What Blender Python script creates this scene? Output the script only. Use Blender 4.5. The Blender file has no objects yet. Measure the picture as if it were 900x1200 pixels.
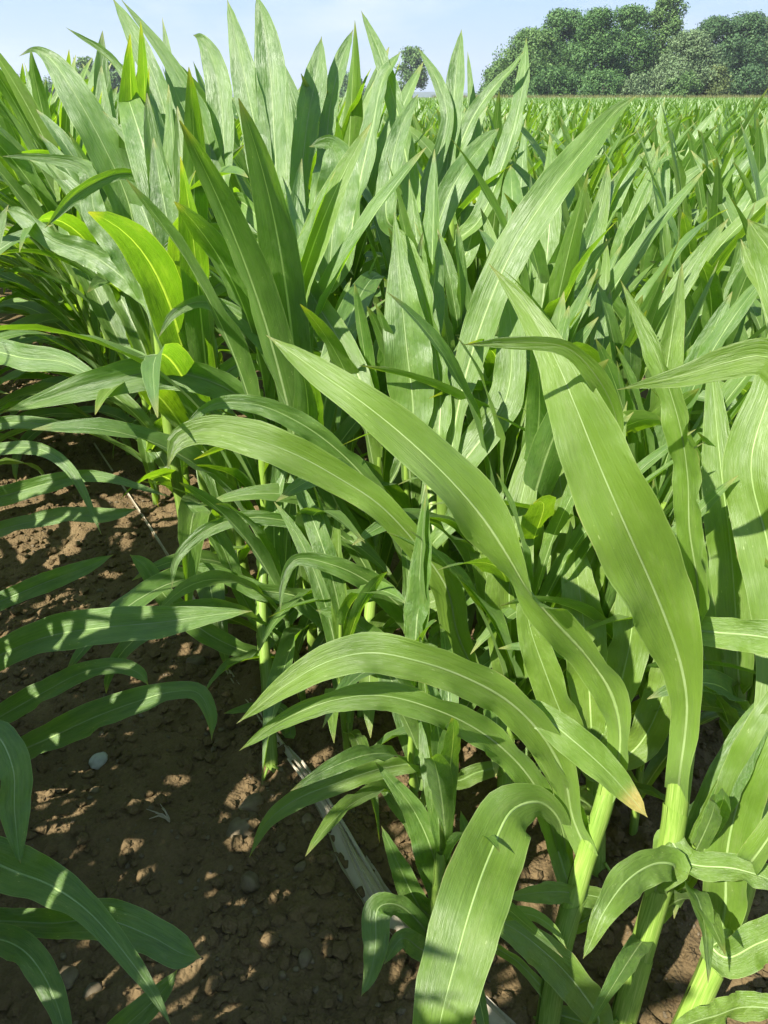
import bpy, math, random
import numpy as np
from mathutils import Vector, Matrix, noise
random.seed(7); rng = np.random.default_rng(7)
R = math.radians
SC = bpy.context.scene; COL = SC.collection

# ------------------------------------------------------------------ camera
CAMH = 1.25; PITCH = R(29.3); F = 867.0          # F: focal length in pixels of the 900x1200 photograph
cam_d = bpy.data.cameras.new('camera'); cam = bpy.data.objects.new('camera', cam_d); COL.objects.link(cam)
cam_d.sensor_fit = 'VERTICAL'; cam_d.sensor_height = 36.0; cam_d.lens = 36.0*F/1200
cam_d.clip_start = 0.02; cam_d.clip_end = 9000
cam.location = (0, 0, CAMH); cam.rotation_euler = (math.pi/2-PITCH, 0, 0)
SC.camera = cam

# ------------------------------------------------------------------ light
SUN_AZ = R(-133); SUN_EL = R(46)
w = bpy.data.worlds.new("World"); SC.world = w; w.use_nodes = True
nt = w.node_tree; nt.nodes.clear()
def N(t, kind, **kw):
    n = t.nodes.new(kind)
    for k, v in kw.items():
        if k.startswith('i_'):
            n.inputs[k[2:].replace('_', ' ')].default_value = v
        else: setattr(n, k, v)
    return n
out = N(nt, 'ShaderNodeOutputWorld'); bg = N(nt, 'ShaderNodeBackground'); bg.inputs['Strength'].default_value = 0.050
sky = N(nt, 'ShaderNodeTexSky', sky_type='NISHITA', sun_disc=False, sun_elevation=SUN_EL, sun_rotation=SUN_AZ,
        air_density=1.0, dust_density=.9, ozone_density=1.6)
# thin high cloud over the blue
tc = N(nt, 'ShaderNodeTexCoord'); mp = N(nt, 'ShaderNodeMapping'); mp.inputs['Scale'].default_value = (1.6, 1.6, 6.0)
nt.links.new(tc.outputs['Generated'], mp.inputs['Vector'])
nz = N(nt, 'ShaderNodeTexNoise'); nz.inputs['Scale'].default_value = 2.3; nz.inputs['Detail'].default_value = 7; nz.inputs['Roughness'].default_value = .58
nt.links.new(mp.outputs[0], nz.inputs['Vector'])
rp = N(nt, 'ShaderNodeMapRange'); rp.inputs['From Min'].default_value = .42; rp.inputs['From Max'].default_value = .72; rp.inputs['To Max'].default_value = .8; rp.inputs['To Min'].default_value = .6
nt.links.new(nz.outputs['Fac'], rp.inputs['Value'])
mx = N(nt, 'ShaderNodeMix', data_type='RGBA'); cl = N(nt, 'ShaderNodeMix', data_type='RGBA'); cl.inputs['A'].default_value = (2.9, 4.9, 8.2, 1); cl.inputs['B'].default_value = (6.0, 6.9, 8.2, 1)
r2 = N(nt, 'ShaderNodeMapRange'); r2.inputs['From Min'].default_value = .50; r2.inputs['From Max'].default_value = .70; nt.links.new(nz.outputs['Fac'], r2.inputs['Value'])
nt.links.new(r2.outputs[0], cl.inputs['Factor']); nt.links.new(cl.outputs['Result'], mx.inputs['B'])
nt.links.new(rp.outputs[0], mx.inputs['Factor']); nt.links.new(sky.outputs[0], mx.inputs['A'])
nt.links.new(mx.outputs['Result'], bg.inputs['Color']); nt.links.new(bg.outputs[0], out.inputs['Surface'])
sd = bpy.data.lights.new('sun', 'SUN'); sd.energy = 5.0; sd.angle = R(.55); sd.color = (1.0, .95, .86)
sun = bpy.data.objects.new('sun', sd); COL.objects.link(sun)
sv = Vector((math.sin(SUN_AZ)*math.cos(SUN_EL), math.cos(SUN_AZ)*math.cos(SUN_EL), math.sin(SUN_EL)))
sun.rotation_euler = sv.to_track_quat('Z', 'Y').to_euler(); sun.location = sv*20
vs = SC.view_settings; vs.view_transform = 'Standard'; vs.look = 'None'; vs.exposure = 1.5; vs.gamma = 1
SC.cycles.max_bounces = 8; SC.cycles.transmission_bounces = 6; SC.cycles.diffuse_bounces = 2

# ------------------------------------------------------------------ helpers
CP, SP = math.cos(PITCH), math.sin(PITCH)
def coef(py): return SP + (py-600)/F*CP                      # metres below the camera per metre of depth
def at(px, py, d):                                           # a point seen at px, py at depth d metres
    u = -(py-600)/F*d
    return Vector(((px-450)/F*d, d*CP+u*SP, CAMH-d*SP+u*CP))
def at_h(px, py, h): return at(px, py, (CAMH-h)/coef(py))    # a point seen at px, py at height h
def project(p):
    x, y, z = p[0], p[1], p[2]-CAMH
    d = y*CP - z*SP; u = y*SP + z*CP
    return (450+F*x/d, 600-F*u/d, d) if d > .05 else (None, None, d)
def tag(o, label=None, cat=None, group=None, kind=None):
    if label: o['label'] = label
    if cat: o['category'] = cat
    if group: o['group'] = group
    if kind: o['kind'] = kind
    return o
def link(name, me, parent=None, loc=None):
    o = bpy.data.objects.new(name, me); COL.objects.link(o)
    if parent is not None: o.parent = parent
    if loc is not None: o.location = loc
    return o
def mesh_np(name, V, Q, mat, uv=None, attrs=None, smooth=True):
    """V (n,3); Q (m,4) or (m,3) indices; uv (n,2) per vertex; attrs {name: (n,)}"""
    me = bpy.data.meshes.new(name)
    V = np.asarray(V, np.float32); Q = np.asarray(Q, np.int32); k = Q.shape[1]; m = len(Q)
    me.vertices.add(len(V)); me.vertices.foreach_set('co', V.ravel())
    me.loops.add(m*k); me.loops.foreach_set('vertex_index', Q.ravel())
    me.polygons.add(m); me.polygons.foreach_set('loop_start', np.arange(m, dtype=np.int32)*k)
    me.polygons.foreach_set('loop_total', np.full(m, k, np.int32))
    me.polygons.foreach_set('use_smooth', np.full(m, smooth, bool))
    if uv is not None:
        l = me.uv_layers.new(name='UVMap'); l.data.foreach_set('uv', np.asarray(uv, np.float32)[Q.ravel()].ravel())
    for a, v in (attrs or {}).items():
        at_ = me.attributes.new(a, 'FLOAT', 'POINT'); at_.data.foreach_set('value', np.asarray(v, np.float32))
    me.update(calc_edges=True); me.validate()
    me.materials.append(mat)
    return me

# ------------------------------------------------------------------ materials
def newmat(name):
    m = bpy.data.materials.new(name); m.use_nodes = True; t = m.node_tree; t.nodes.clear()
    return m, t, N(t, 'ShaderNodeOutputMaterial')
def ramp(t, fac, stops):
    r = N(t, 'ShaderNodeValToRGB'); e = r.color_ramp.elements
    e[0].position, e[0].color = stops[0][0], (*stops[0][1], 1); e[1].position, e[1].color = stops[-1][0], (*stops[-1][1], 1)
    for p, c in stops[1:-1]:
        x = e.new(p); x.color = (*c, 1)
    t.links.new(fac, r.inputs[0]); return r.outputs[0]
def mth(t, op, a, b=None, c=None, clamp=False):
    n = N(t, 'ShaderNodeMath', operation=op); n.use_clamp = clamp
    for i, v in enumerate((a, b, c)):
        if v is None: continue
        if isinstance(v, (int, float)): n.inputs[i].default_value = v
        else: t.links.new(v, n.inputs[i])
    return n.outputs[0]
def mixc(t, fac, a, b, mode='MIX'):
    n = N(t, 'ShaderNodeMix', data_type='RGBA', blend_type=mode)
    for s, v in (('Factor', fac), ('A', a), ('B', b)):
        if isinstance(v, (int, float)): n.inputs[s].default_value = v
        elif isinstance(v, tuple): n.inputs[s].default_value = (*v, 1)
        else: t.links.new(v, n.inputs[s])
    return n.outputs['Result']
def noise_n(t, vec, scale, detail=3, rough=.5):
    n = N(t, 'ShaderNodeTexNoise'); n.inputs['Scale'].default_value = scale; n.inputs['Detail'].default_value = detail; n.inputs['Roughness'].default_value = rough
    if vec is not None: t.links.new(vec, n.inputs['Vector'])
    return n.outputs['Fac']

def leaf_material(name, rib=True):
    m, t, out = newmat(name)
    uv = N(t, 'ShaderNodeUVMap'); uv.uv_map = 'UVMap'; sp = N(t, 'ShaderNodeSeparateXYZ'); t.links.new(uv.outputs[0], sp.inputs[0])
    rn = N(t, 'ShaderNodeAttribute', attribute_name='rnd'); oi = N(t, 'ShaderNodeObjectInfo')
    dr = N(t, 'ShaderNodeAttribute', attribute_name='dry')
    rnd = mth(t, 'FRACT', mth(t, 'ADD', rn.outputs['Fac'], oi.outputs['Random'])) if rib else rn.outputs['Fac']
    v = mth(t, 'ABSOLUTE', mth(t, 'SUBTRACT', sp.outputs[0], .5))          # 0 at the rib, .5 at the margin
    cb = N(t, 'ShaderNodeCombineXYZ')
    t.links.new(mth(t, 'MULTIPLY', sp.outputs[0], 46), cb.inputs[0]); t.links.new(mth(t, 'MULTIPLY', sp.outputs[1], 2.2), cb.inputs[1]); t.links.new(mth(t, 'MULTIPLY', rnd, 31), cb.inputs[2])
    veins = noise_n(t, cb.outputs[0], 1.0, 4, .7)
    veins = mth(t, 'MULTIPLY', mth(t, 'SUBTRACT', veins, .36), 3.2, clamp=True)
    cb2 = N(t, 'ShaderNodeCombineXYZ')
    t.links.new(mth(t, 'MULTIPLY', sp.outputs[0], 1.6), cb2.inputs[0]); t.links.new(mth(t, 'MULTIPLY', sp.outputs[1], 6), cb2.inputs[1]); t.links.new(mth(t, 'MULTIPLY', rnd, 17), cb2.inputs[2])
    blot = noise_n(t, cb2.outputs[0], 1.3, 4, .55)
    base = ramp(t, blot, [(.25, (.046, .112, .011)), (.55, (.086, .170, .020)), (.8, (.134, .226, .034))])
    base = mixc(t, mth(t, 'MULTIPLY', veins, .30), base, (.175, .30, .060))
    # leaf to leaf: blue-green to yellow-green
    base = mixc(t, mth(t, 'MULTIPLY', mth(t, 'SUBTRACT', rnd, .6, clamp=True), 1.0 if rib else 1.45), base, (.165, .25, .020))
    base = mixc(t, mth(t, 'MULTIPLY', mth(t, 'SUBTRACT', .35, rnd, clamp=True), .9), base, (.080, .160, .045))
    # paler towards the sheath
    basal = mth(t, 'POWER', mth(t, 'SUBTRACT', 1.0, mth(t, 'MULTIPLY', sp.outputs[1], 3.4), clamp=True), 1.3)
    base = mixc(t, mth(t, 'MULTIPLY', basal, .8), base, (.20, .32, .07))
    # small feeding scars
    cb3 = N(t, 'ShaderNodeCombineXYZ')
    t.links.new(mth(t, 'MULTIPLY', sp.outputs[0], 20), cb3.inputs[0]); t.links.new(mth(t, 'MULTIPLY', sp.outputs[1], 48), cb3.inputs[1]); t.links.new(mth(t, 'MULTIPLY', rnd, 50), cb3.inputs[2])
    vo = N(t, 'ShaderNodeTexVoronoi'); vo.inputs['Scale'].default_value = 1.0; t.links.new(cb3.outputs[0], vo.inputs['Vector'])
    dot = mth(t, 'LESS_THAN', vo.outputs['Distance'], .17)
    patch = mth(t, 'GREATER_THAN', blot, .63)
    base = mixc(t, mth(t, 'MULTIPLY', mth(t, 'MULTIPLY', dot, patch), .55), base, (.38, .45, .20))
    # pale rib
    if rib:
        hw = mth(t, 'MULTIPLY', mth(t, 'SUBTRACT', 1.15, sp.outputs[1]), .050)
        rb = mth(t, 'SUBTRACT', 1.0, mth(t, 'DIVIDE', mth(t, 'SUBTRACT', v, mth(t, 'MULTIPLY', hw, .45), clamp=True), mth(t, 'MULTIPLY', hw, .6)), clamp=True)
        base = mixc(t, mth(t, 'MULTIPLY', rb, .72), base, (.40, .50, .24))
    # dry margin and tip
    dry = mth(t, 'MULTIPLY', dr.outputs['Fac'], mth(t, 'ADD', .25, mth(t, 'MULTIPLY', mth(t, 'ADD', veins, blot), .9)), clamp=True)
    base = mixc(t, dry, base, (.42, .33, .10))
    base = mixc(t, mth(t, 'MULTIPLY', mth(t, 'GREATER_THAN', v, .485), .35), base, (.33, .42, .16))
    mg = mth(t, 'MULTIPLY', mth(t, 'GREATER_THAN', mth(t, 'ADD', v, mth(t, 'MULTIPLY', blot, .09)), .550), mth(t, 'GREATER_THAN', rnd, .62))
    base = mixc(t, mth(t, 'MULTIPLY', mg, .5), base, (.34, .27, .10))
    dust = noise_n(t, cb3.outputs[0], .22, 5, .7)
    base = mixc(t, mth(t, 'MULTIPLY', mth(t, 'SUBTRACT', dust, .5, clamp=True), .9), base, (.26, .30, .14))
    bp = N(t, 'ShaderNodeBump'); bp.inputs['Strength'].default_value = .5; bp.inputs['Distance'].default_value = .0014
    hgt = mth(t, 'ADD', mth(t, 'MULTIPLY', veins, 1.0), mth(t, 'MULTIPLY', blot, .8)); t.links.new(hgt, bp.inputs['Height'])
    wav = noise_n(t, cb2.outputs[0], 2.6, 2, .5); bw = N(t, 'ShaderNodeBump'); bw.inputs['Strength'].default_value = .8; bw.inputs['Distance'].default_value = .0042
    t.links.new(wav, bw.inputs['Height']); t.links.new(bw.outputs[0], bp.inputs['Normal'])
    pr = N(t, 'ShaderNodeBsdfPrincipled'); t.links.new(base, pr.inputs['Base Color']); t.links.new(bp.outputs[0], pr.inputs['Normal'])
    t.links.new(mth(t, 'ADD', .33, mth(t, 'MULTIPLY', blot, .24)), pr.inputs['Roughness']); pr.inputs['Specular IOR Level'].default_value = .95
    pr.inputs['Sheen Weight'].default_value = .04; pr.inputs['Sheen Roughness'].default_value = .5; pr.inputs['Sheen Tint'].default_value = (.85, .95, .85, 1)
    tr = N(t, 'ShaderNodeBsdfTranslucent')
    tcx = mixc(t, 1.0, base, (2.8, 2.9, .45), 'MULTIPLY'); t.links.new(tcx, tr.inputs['Color']); t.links.new(bp.outputs[0], tr.inputs['Normal'])
    ms = N(t, 'ShaderNodeMixShader'); ms.inputs[0].default_value = .38
    t.links.new(pr.outputs[0], ms.inputs[1]); t.links.new(tr.outputs[0], ms.inputs[2]); t.links.new(ms.outputs[0], out.inputs['Surface'])
    return m
M_LEAF = leaf_material('maize_leaf'); M_LEAF_RIBBED = leaf_material('maize_leaf_broad', rib=False)

def simple(name, stops, scale, rough=.6, bump=.3, dist=.002, coords='Object', detail=5, spec=.4, transl=None, stretch=None):
    m, t, out = newmat(name)
    tc = N(t, 'ShaderNodeTexCoord'); vec = tc.outputs[coords]
    if stretch:
        mp = N(t, 'ShaderNodeMapping'); mp.inputs['Scale'].default_value = stretch; t.links.new(vec, mp.inputs[0]); vec = mp.outputs[0]
    oi = N(t, 'ShaderNodeObjectInfo'); ad = N(t, 'ShaderNodeVectorMath', operation='ADD'); t.links.new(vec, ad.inputs[0])
    cb = N(t, 'ShaderNodeCombineXYZ'); t.links.new(mth(t, 'MULTIPLY', oi.outputs['Random'], 40), cb.inputs[0]); t.links.new(cb.outputs[0], ad.inputs[1])
    n = noise_n(t, ad.outputs[0], scale, detail, .62)
    c = ramp(t, n, stops)
    c = mixc(t, 1.0, c, mixc(t, oi.outputs['Random'], (.82, .82, .82), (1.15, 1.12, 1.05)), 'MULTIPLY')
    p = N(t, 'ShaderNodeBsdfPrincipled'); t.links.new(c, p.inputs['Base Color']); p.inputs['Roughness'].default_value = rough; p.inputs['Specular IOR Level'].default_value = spec
    b = N(t, 'ShaderNodeBump'); b.inputs['Strength'].default_value = bump; b.inputs['Distance'].default_value = dist; t.links.new(n, b.inputs['Height']); t.links.new(b.outputs[0], p.inputs['Normal'])
    s = p.outputs[0]
    if transl:
        tr = N(t, 'ShaderNodeBsdfTranslucent'); t.links.new(c, tr.inputs['Color']); ms = N(t, 'ShaderNodeMixShader'); ms.inputs[0].default_value = transl
        t.links.new(s, ms.inputs[1]); t.links.new(tr.outputs[0], ms.inputs[2]); s = ms.outputs[0]
    t.links.new(s, out.inputs['Surface']); return m
M_STALK = simple('maize_stalk', [(.3, (.12, .22, .03)), (.55, (.20, .31, .05)), (.75, (.32, .41, .11))], 3, .45, .3, .0006, coords='UV', transl=.08, stretch=(12, .7, 1.0))
M_SHEATH = simple('maize_sheath', [(.3, (.11, .21, .03)), (.5, (.19, .31, .05)), (.72, (.33, .42, .13))], 3, .42, .35, .0006, coords='UV', transl=.2, stretch=(13, .7, 1))
M_RIB = simple('maize_rib', [(.3, (.22, .34, .10)), (.7, (.33, .44, .18))], 20, .45, .1, transl=.25)
M_STONE = simple('stone', [(.3, (.080, .058, .030)), (.55, (.135, .105, .062)), (.8, (.20, .165, .11))], 30, .75, .5, .003)
M_PALE = simple('pale_stone', [(.3, (.30, .30, .28)), (.7, (.46, .46, .43))], 35, .6, .3, .002)
M_STRAW = simple('dry_straw', [(.25, (.20, .17, .12)), (.5, (.38, .34, .26)), (.8, (.56, .51, .42))], 4, .7, .6, .002, stretch=(1, 1, 1), transl=.1)
M_BARK = simple('bark', [(.3, (.06, .05, .04)), (.7, (.14, .12, .09))], 3, .9, .8, .05, stretch=(1, 1, .2))

def soil_material():
    m, t, out = newmat('soil'); tc = N(t, 'ShaderNodeTexCoord'); o = tc.outputs['Object']
    a = noise_n(t, o, 5, 8, .7); b = noise_n(t, o, 70, 6, .7)
    c = ramp(t, a, [(.3, (.054, .036, .014)), (.55, (.098, .067, .029)), (.75, (.18, .13, .064))])
    c = mixc(t, mth(t, 'MULTIPLY', b, .45), c, (.23, .165, .088))
    vo = N(t, 'ShaderNodeTexVoronoi'); vo.inputs['Scale'].default_value = 140; t.links.new(o, vo.inputs['Vector'])
    h = mth(t, 'ADD', b, mth(t, 'MULTIPLY', vo.outputs['Distance'], -.6))
    p = N(t, 'ShaderNodeBsdfPrincipled'); t.links.new(c, p.inputs['Base Color']); p.inputs['Roughness'].default_value = .92; p.inputs['Specular IOR Level'].default_value = .2
    bp = N(t, 'ShaderNodeBump'); bp.inputs['Strength'].default_value = .9; bp.inputs['Distance'].default_value = .006; t.links.new(h, bp.inputs['Height']); t.links.new(bp.outputs[0], p.inputs['Normal'])
    t.links.new(p.outputs[0], out.inputs['Surface']); return m
M_SOIL = soil_material()

def foliage_material(name, c1, c2, c3, scale=.35):
    m, t, out = newmat(name); tc = N(t, 'ShaderNodeTexCoord'); rn = N(t, 'ShaderNodeAttribute', attribute_name='rnd')
    n = noise_n(t, tc.outputs['Object'], scale, 4, .6)
    f = mth(t, 'ADD', mth(t, 'MULTIPLY', n, .5), mth(t, 'MULTIPLY', rn.outputs['Fac'], .5))
    c = ramp(t, f, [(.25, c1), (.5, c2), (.75, c3)])
    p = N(t, 'ShaderNodeBsdfPrincipled'); t.links.new(c, p.inputs['Base Color']); p.inputs['Roughness'].default_value = .6; p.inputs['Specular IOR Level'].default_value = .3
    tr = N(t, 'ShaderNodeBsdfTranslucent'); t.links.new(c, tr.inputs['Color']); ms = N(t, 'ShaderNodeMixShader'); ms.inputs[0].default_value = .25
    t.links.new(p.outputs[0], ms.inputs[1]); t.links.new(tr.outputs[0], ms.inputs[2]); t.links.new(ms.outputs[0], out.inputs['Surface']); return m

# ------------------------------------------------------------------ ground: one sheet, fine where it is near
def spaced(lo, hi, d0, grow, far):
    a = list(np.arange(lo, hi, d0)); s = d0; x = a[-1]
    while x < far: s *= grow; x += s; a.append(x)
    s = d0; x = a[0]; b = []
    while x > -far: s *= grow; x -= s; b.append(x)
    return np.array(b[::-1]+a)
def vnoise(X, Y, s, seed=0):
    # smooth value noise on a lattice, vectorised
    x = X*s+seed*17.3; y = Y*s+seed*9.1; xi = np.floor(x).astype(np.int64); yi = np.floor(y).astype(np.int64); fx = x-xi; fy = y-yi
    fx = fx*fx*(3-2*fx); fy = fy*fy*(3-2*fy)
    def h(i, j):
        n = (i*374761393+j*668265263+seed*982451653) & 0x7fffffff; n = ((n ^ (n >> 13))*1274126177) & 0x7fffffff
        return ((n ^ (n >> 16)) & 0xffff)/65535.0
    return (h(xi, yi)*(1-fx)+h(xi+1, yi)*fx)*(1-fy)+(h(xi, yi+1)*(1-fx)+h(xi+1, yi+1)*fx)*fy
def ground_h(X, Y):
    r = np.sqrt(X*X+Y*Y); fade = np.clip(1.4-r/14, 0, 1)
    z = .030*(vnoise(X, Y, 2.5, 1)-.5)+.022*(vnoise(X, Y, 9, 2)-.5)+.016*np.maximum(vnoise(X, Y, 28, 3)-.35, 0)+.011*np.maximum(vnoise(X, Y, 65, 4)-.3, 0)
    return z*fade
gx = spaced(-1.7, 1.3, .0085, 1.075, 4200); gy = spaced(.3, 2.6, .0085, 1.07, 4200)
GX, GY = np.meshgrid(gx, gy); GZ = ground_h(GX, GY)
ny, nx = GX.shape; idx = np.arange(nx*ny).reshape(ny, nx)
Q = np.stack([idx[:-1, :-1], idx[:-1, 1:], idx[1:, 1:], idx[1:, :-1]], -1).reshape(-1, 4)
tag(link('soil', mesh_np('soil', np.stack([GX, GY, GZ], -1).reshape(-1, 3), Q, M_SOIL)), kind='structure')

# ------------------------------------------------------------------ maize leaves
def crom(P, n):
    P = np.asarray(P, float); m = len(P)
    seg = np.linalg.norm(np.diff(P[:, :3], axis=0), axis=1); s = np.concatenate([[0], np.cumsum(np.sqrt(seg+1e-9))])
    E = np.vstack([2*P[0]-P[1], P, 2*P[-1]-P[-2]]); sE = np.concatenate([[-s[1]], s, [2*s[-1]-s[-2]]])
    o = []
    for q in np.linspace(0, s[-1], n):
        i = min(max(np.searchsorted(s, q, side='right')-1, 0), m-2)
        t0, t1, t2, t3 = sE[i:i+4]; p0, p1, p2, p3 = E[i:i+4]
        a1 = (t1-q)/(t1-t0)*p0+(q-t0)/(t1-t0)*p1; a2 = (t2-q)/(t2-t1)*p1+(q-t1)/(t2-t1)*p2; a3 = (t3-q)/(t3-t2)*p2+(q-t2)/(t3-t2)*p3
        b1 = (t2-q)/(t2-t0)*a1+(q-t0)/(t2-t0)*a2; b2 = (t3-q)/(t3-t1)*a2+(q-t1)/(t3-t1)*a3
        o.append((t2-q)/(t2-t1)*b1+(q-t1)/(t2-t1)*b2)
    return np.array(o)
def blade(C, S, Nn, W, cols=7, fold=.25, ruf=.12, freq=5., rs=None, dry=0.):
    """C centre line, S side unit, Nn upper normal, W half width"""
    rs = rs or random.Random(1); n = len(C); u = np.linspace(0, 1, n); v = np.linspace(-1, 1, cols)
    f1, f2 = rs.uniform(.8, 1.25)*freq, rs.uniform(.8, 1.25)*freq; p1, p2 = rs.uniform(0, 6), rs.uniform(0, 6)
    env = np.sin(np.clip(u*1.05, 0, 1)*math.pi)**.6
    r1 = ruf*env*(np.sin(f1*6.283*u+p1)+.5*np.sin(f1*2.3*6.283*u+p2)); r2 = ruf*env*(np.sin(f2*6.283*u+p2)+.5*np.sin(f2*2.1*6.283*u+p1))
    V = []
    for j, x in enumerate(v):
        ax = abs(x); k = fold*(1.25-.6*u)*(ax-.25*ax*ax)+(r1 if x < 0 else r2)*ax*ax
        edge = 1-.035*np.abs(np.sin(f1*9*u+p2))*ax**6
        V.append(C+S*(x*np.sqrt(np.maximum(1-(k*k)*.6, .3))*edge*W)[:, None]+Nn*(k*W)[:, None])
    V = np.stack(V, 1).reshape(-1, 3)
    I = np.arange(n*cols).reshape(n, cols)
    Q = np.stack([I[:-1, :-1], I[:-1, 1:], I[1:, 1:], I[1:, :-1]], -1).reshape(-1, 4)
    UV = np.stack(np.broadcast_arrays((v*.5+.5)[None, :], u[:, None]), -1).reshape(-1, 2)
    D = np.clip((u[:, None]-(.965-dry*.1))/.05, 0, 1)*np.ones(cols)[None, :]*(1. if dry > 0 else .6)
    return V, Q, UV, D.ravel()
def tube(pts, rad, sides=10, squash=1.0):
    P = np.asarray(pts, float); n = len(P); V = []
    for i in range(n):
        t = P[min(i+1, n-1)]-P[max(i-1, 0)]; t = t/np.linalg.norm(t); a = np.cross(t, (0, 1, .01)); a /= np.linalg.norm(a); b = np.cross(t, a)
        for k in range(sides):
            g = 2*math.pi*k/sides; V.append(P[i]+a*math.cos(g)*rad[i]+b*math.sin(g)*rad[i]*squash)
    Q = [(i*sides+k, i*sides+(k+1) % sides, (i+1)*sides+(k+1) % sides, (i+1)*sides+k) for i in range(n-1) for k in range(sides)]
    return np.array(V), np.array(Q)
def stalk_mesh(pts, r0, r1, name='stalk', sides=12):
    """a maize stalk: overlapping leaf sheaths with a step at each node"""
    C = crom(pts, 40); n = len(C); u = np.linspace(0, 1, n)
    nodes = 5; ph = (u*nodes) % 1.0
    rad = (r0+(r1-r0)*u)*(1.0+.13*ph-.05*(ph < .12))
    V, Q = tube(C, rad, sides, .86)
    return mesh_np(name, V, Q, M_STALK, np.stack([np.abs(np.tile(np.linspace(-1, 1, sides, endpoint=False), n)), np.repeat(u*4, sides)], 1))

def unit(a): return a/np.maximum(np.linalg.norm(a, axis=-1, keepdims=True), 1e-9)

# ---- leaves of the near plants: a line of (photo x, photo y, width) with its own depths in metres
def near_leaf(plant, spec, depths, rolls=(0,), fold=.25, ruf=.10, freq=3.5, dry=0., connect=True, flip=False):
    rs = random.Random(hash(str(spec)) & 0xffff if False else int(sum(q[0]*7+q[1]*3 for q in spec)))
    m = len(spec); s = np.array([(q[0], q[1]) for q in spec], float); L = np.concatenate([[0], np.cumsum(np.linalg.norm(np.diff(s, axis=0), axis=1))]); L /= L[-1]
    d = np.interp(L, np.linspace(0, 1, len(depths)), depths); ro = np.radians(np.interp(L, np.linspace(0, 1, len(rolls)), rolls))
    pts = []
    for q, dd, r in zip(spec, d, ro):
        a, b, c = q[:3]
        if len(q) > 3: r = math.radians(q[3])
        p = at(a, b, dd); pts.append([p.x, p.y, p.z, c*.5*dd/F/max(math.cos(r), .35), r])
    pts = np.array(pts)
    if connect:
        st = plant['axis']; q = pts[0, :3]
        dd = np.linalg.norm(st-(q-np.array([0, 0, .05])), axis=1); k = int(np.argmin(dd)); gap = np.linalg.norm(st[k]-q)
        if gap > .015:
            lo = st[k]; mid = lo*.45+q*.55+np.array([0, 0, .02])
            pre = [[*lo, min(.02, max(pts[0, 3], .012)), pts[0, 4]]]
            if gap > .10: pre.append([*mid, max(pts[0, 3]*.9, .014), pts[0, 4]])
            pts = np.vstack([pre, pts])
    n = 56; G = crom(pts, n); C = G[:, :3]; W = np.maximum(G[:, 3], .0006); r = G[:, 4]
    W[-3:] *= (.8, .5, .1)
    T = unit(np.gradient(C, axis=0)); view = unit(np.array([0, 0, CAMH])-C)
    S = unit(np.cross(T, view)); Nn = unit(np.cross(S, T)); Nn *= np.sign((Nn*view).sum(1))[:, None]
    # keep the side vector running smoothly where the line turns towards the viewer
    for i in range(1, n):
        if (S[i]*S[i-1]).sum() < 0: S[i] *= -1
    Nn = unit(np.cross(S, T)); 
    if (Nn*view).sum() < 0: Nn = -Nn
    ruf = ruf*2.3+.07; fold = fold*1.5+.05; freq = freq*1.5+1
    uu = np.linspace(0, 1, n); r = r+rs.uniform(.10, .22)*np.sin(uu*rs.uniform(7, 13)+rs.uniform(0, 6))*np.sin(uu*3.14)
    c, sn = np.cos(r)[:, None], np.sin(r)[:, None]
    S2 = S*c+Nn*sn; N2 = Nn*c-S*sn
    if flip: N2 = -N2
    V, Q, UV, D = blade(C, S2, N2, W, 9, fold, ruf, freq, rs, dry)
    O = np.array(plant['obj'].location); rv = plant['tone']+rs.uniform(-.07, .07)
    me = mesh_np('leaf', V-O, Q, M_LEAF_RIBBED, UV, {'rnd': np.full(len(V), rv), 'dry': D})
    o = link('leaf', me, plant['obj'])
    if dry > .9: o['label'] = 'leaf with a yellow withered tip'
    # midrib: a slim raised keel, rounder beneath
    u = np.linspace(0, 1, n); hw = .0032*(1.03-u)**1.25*np.clip(W/.02, .25, 1.2)+.0002; hw = np.minimum(hw, W*.4)
    ring = []
    for (a, b) in ((1, .10), (0, .45), (-1, .10), (-.75, -.7), (0, -1.1), (.75, -.7)):
        ring.append(C+S2*(a*hw)[:, None]+N2*(b*hw*.8)[:, None])
    RV = np.stack(ring, 1)[:-1].reshape(-1, 3); k = 6; RQ = [(i*k+j, i*k+(j+1) % k, (i+1)*k+(j+1) % k, (i+1)*k+j) for i in range(n-2) for j in range(k)]
    link('midrib', mesh_np('midrib', RV-O, np.array(RQ), M_RIB), o)
    return o

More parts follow.
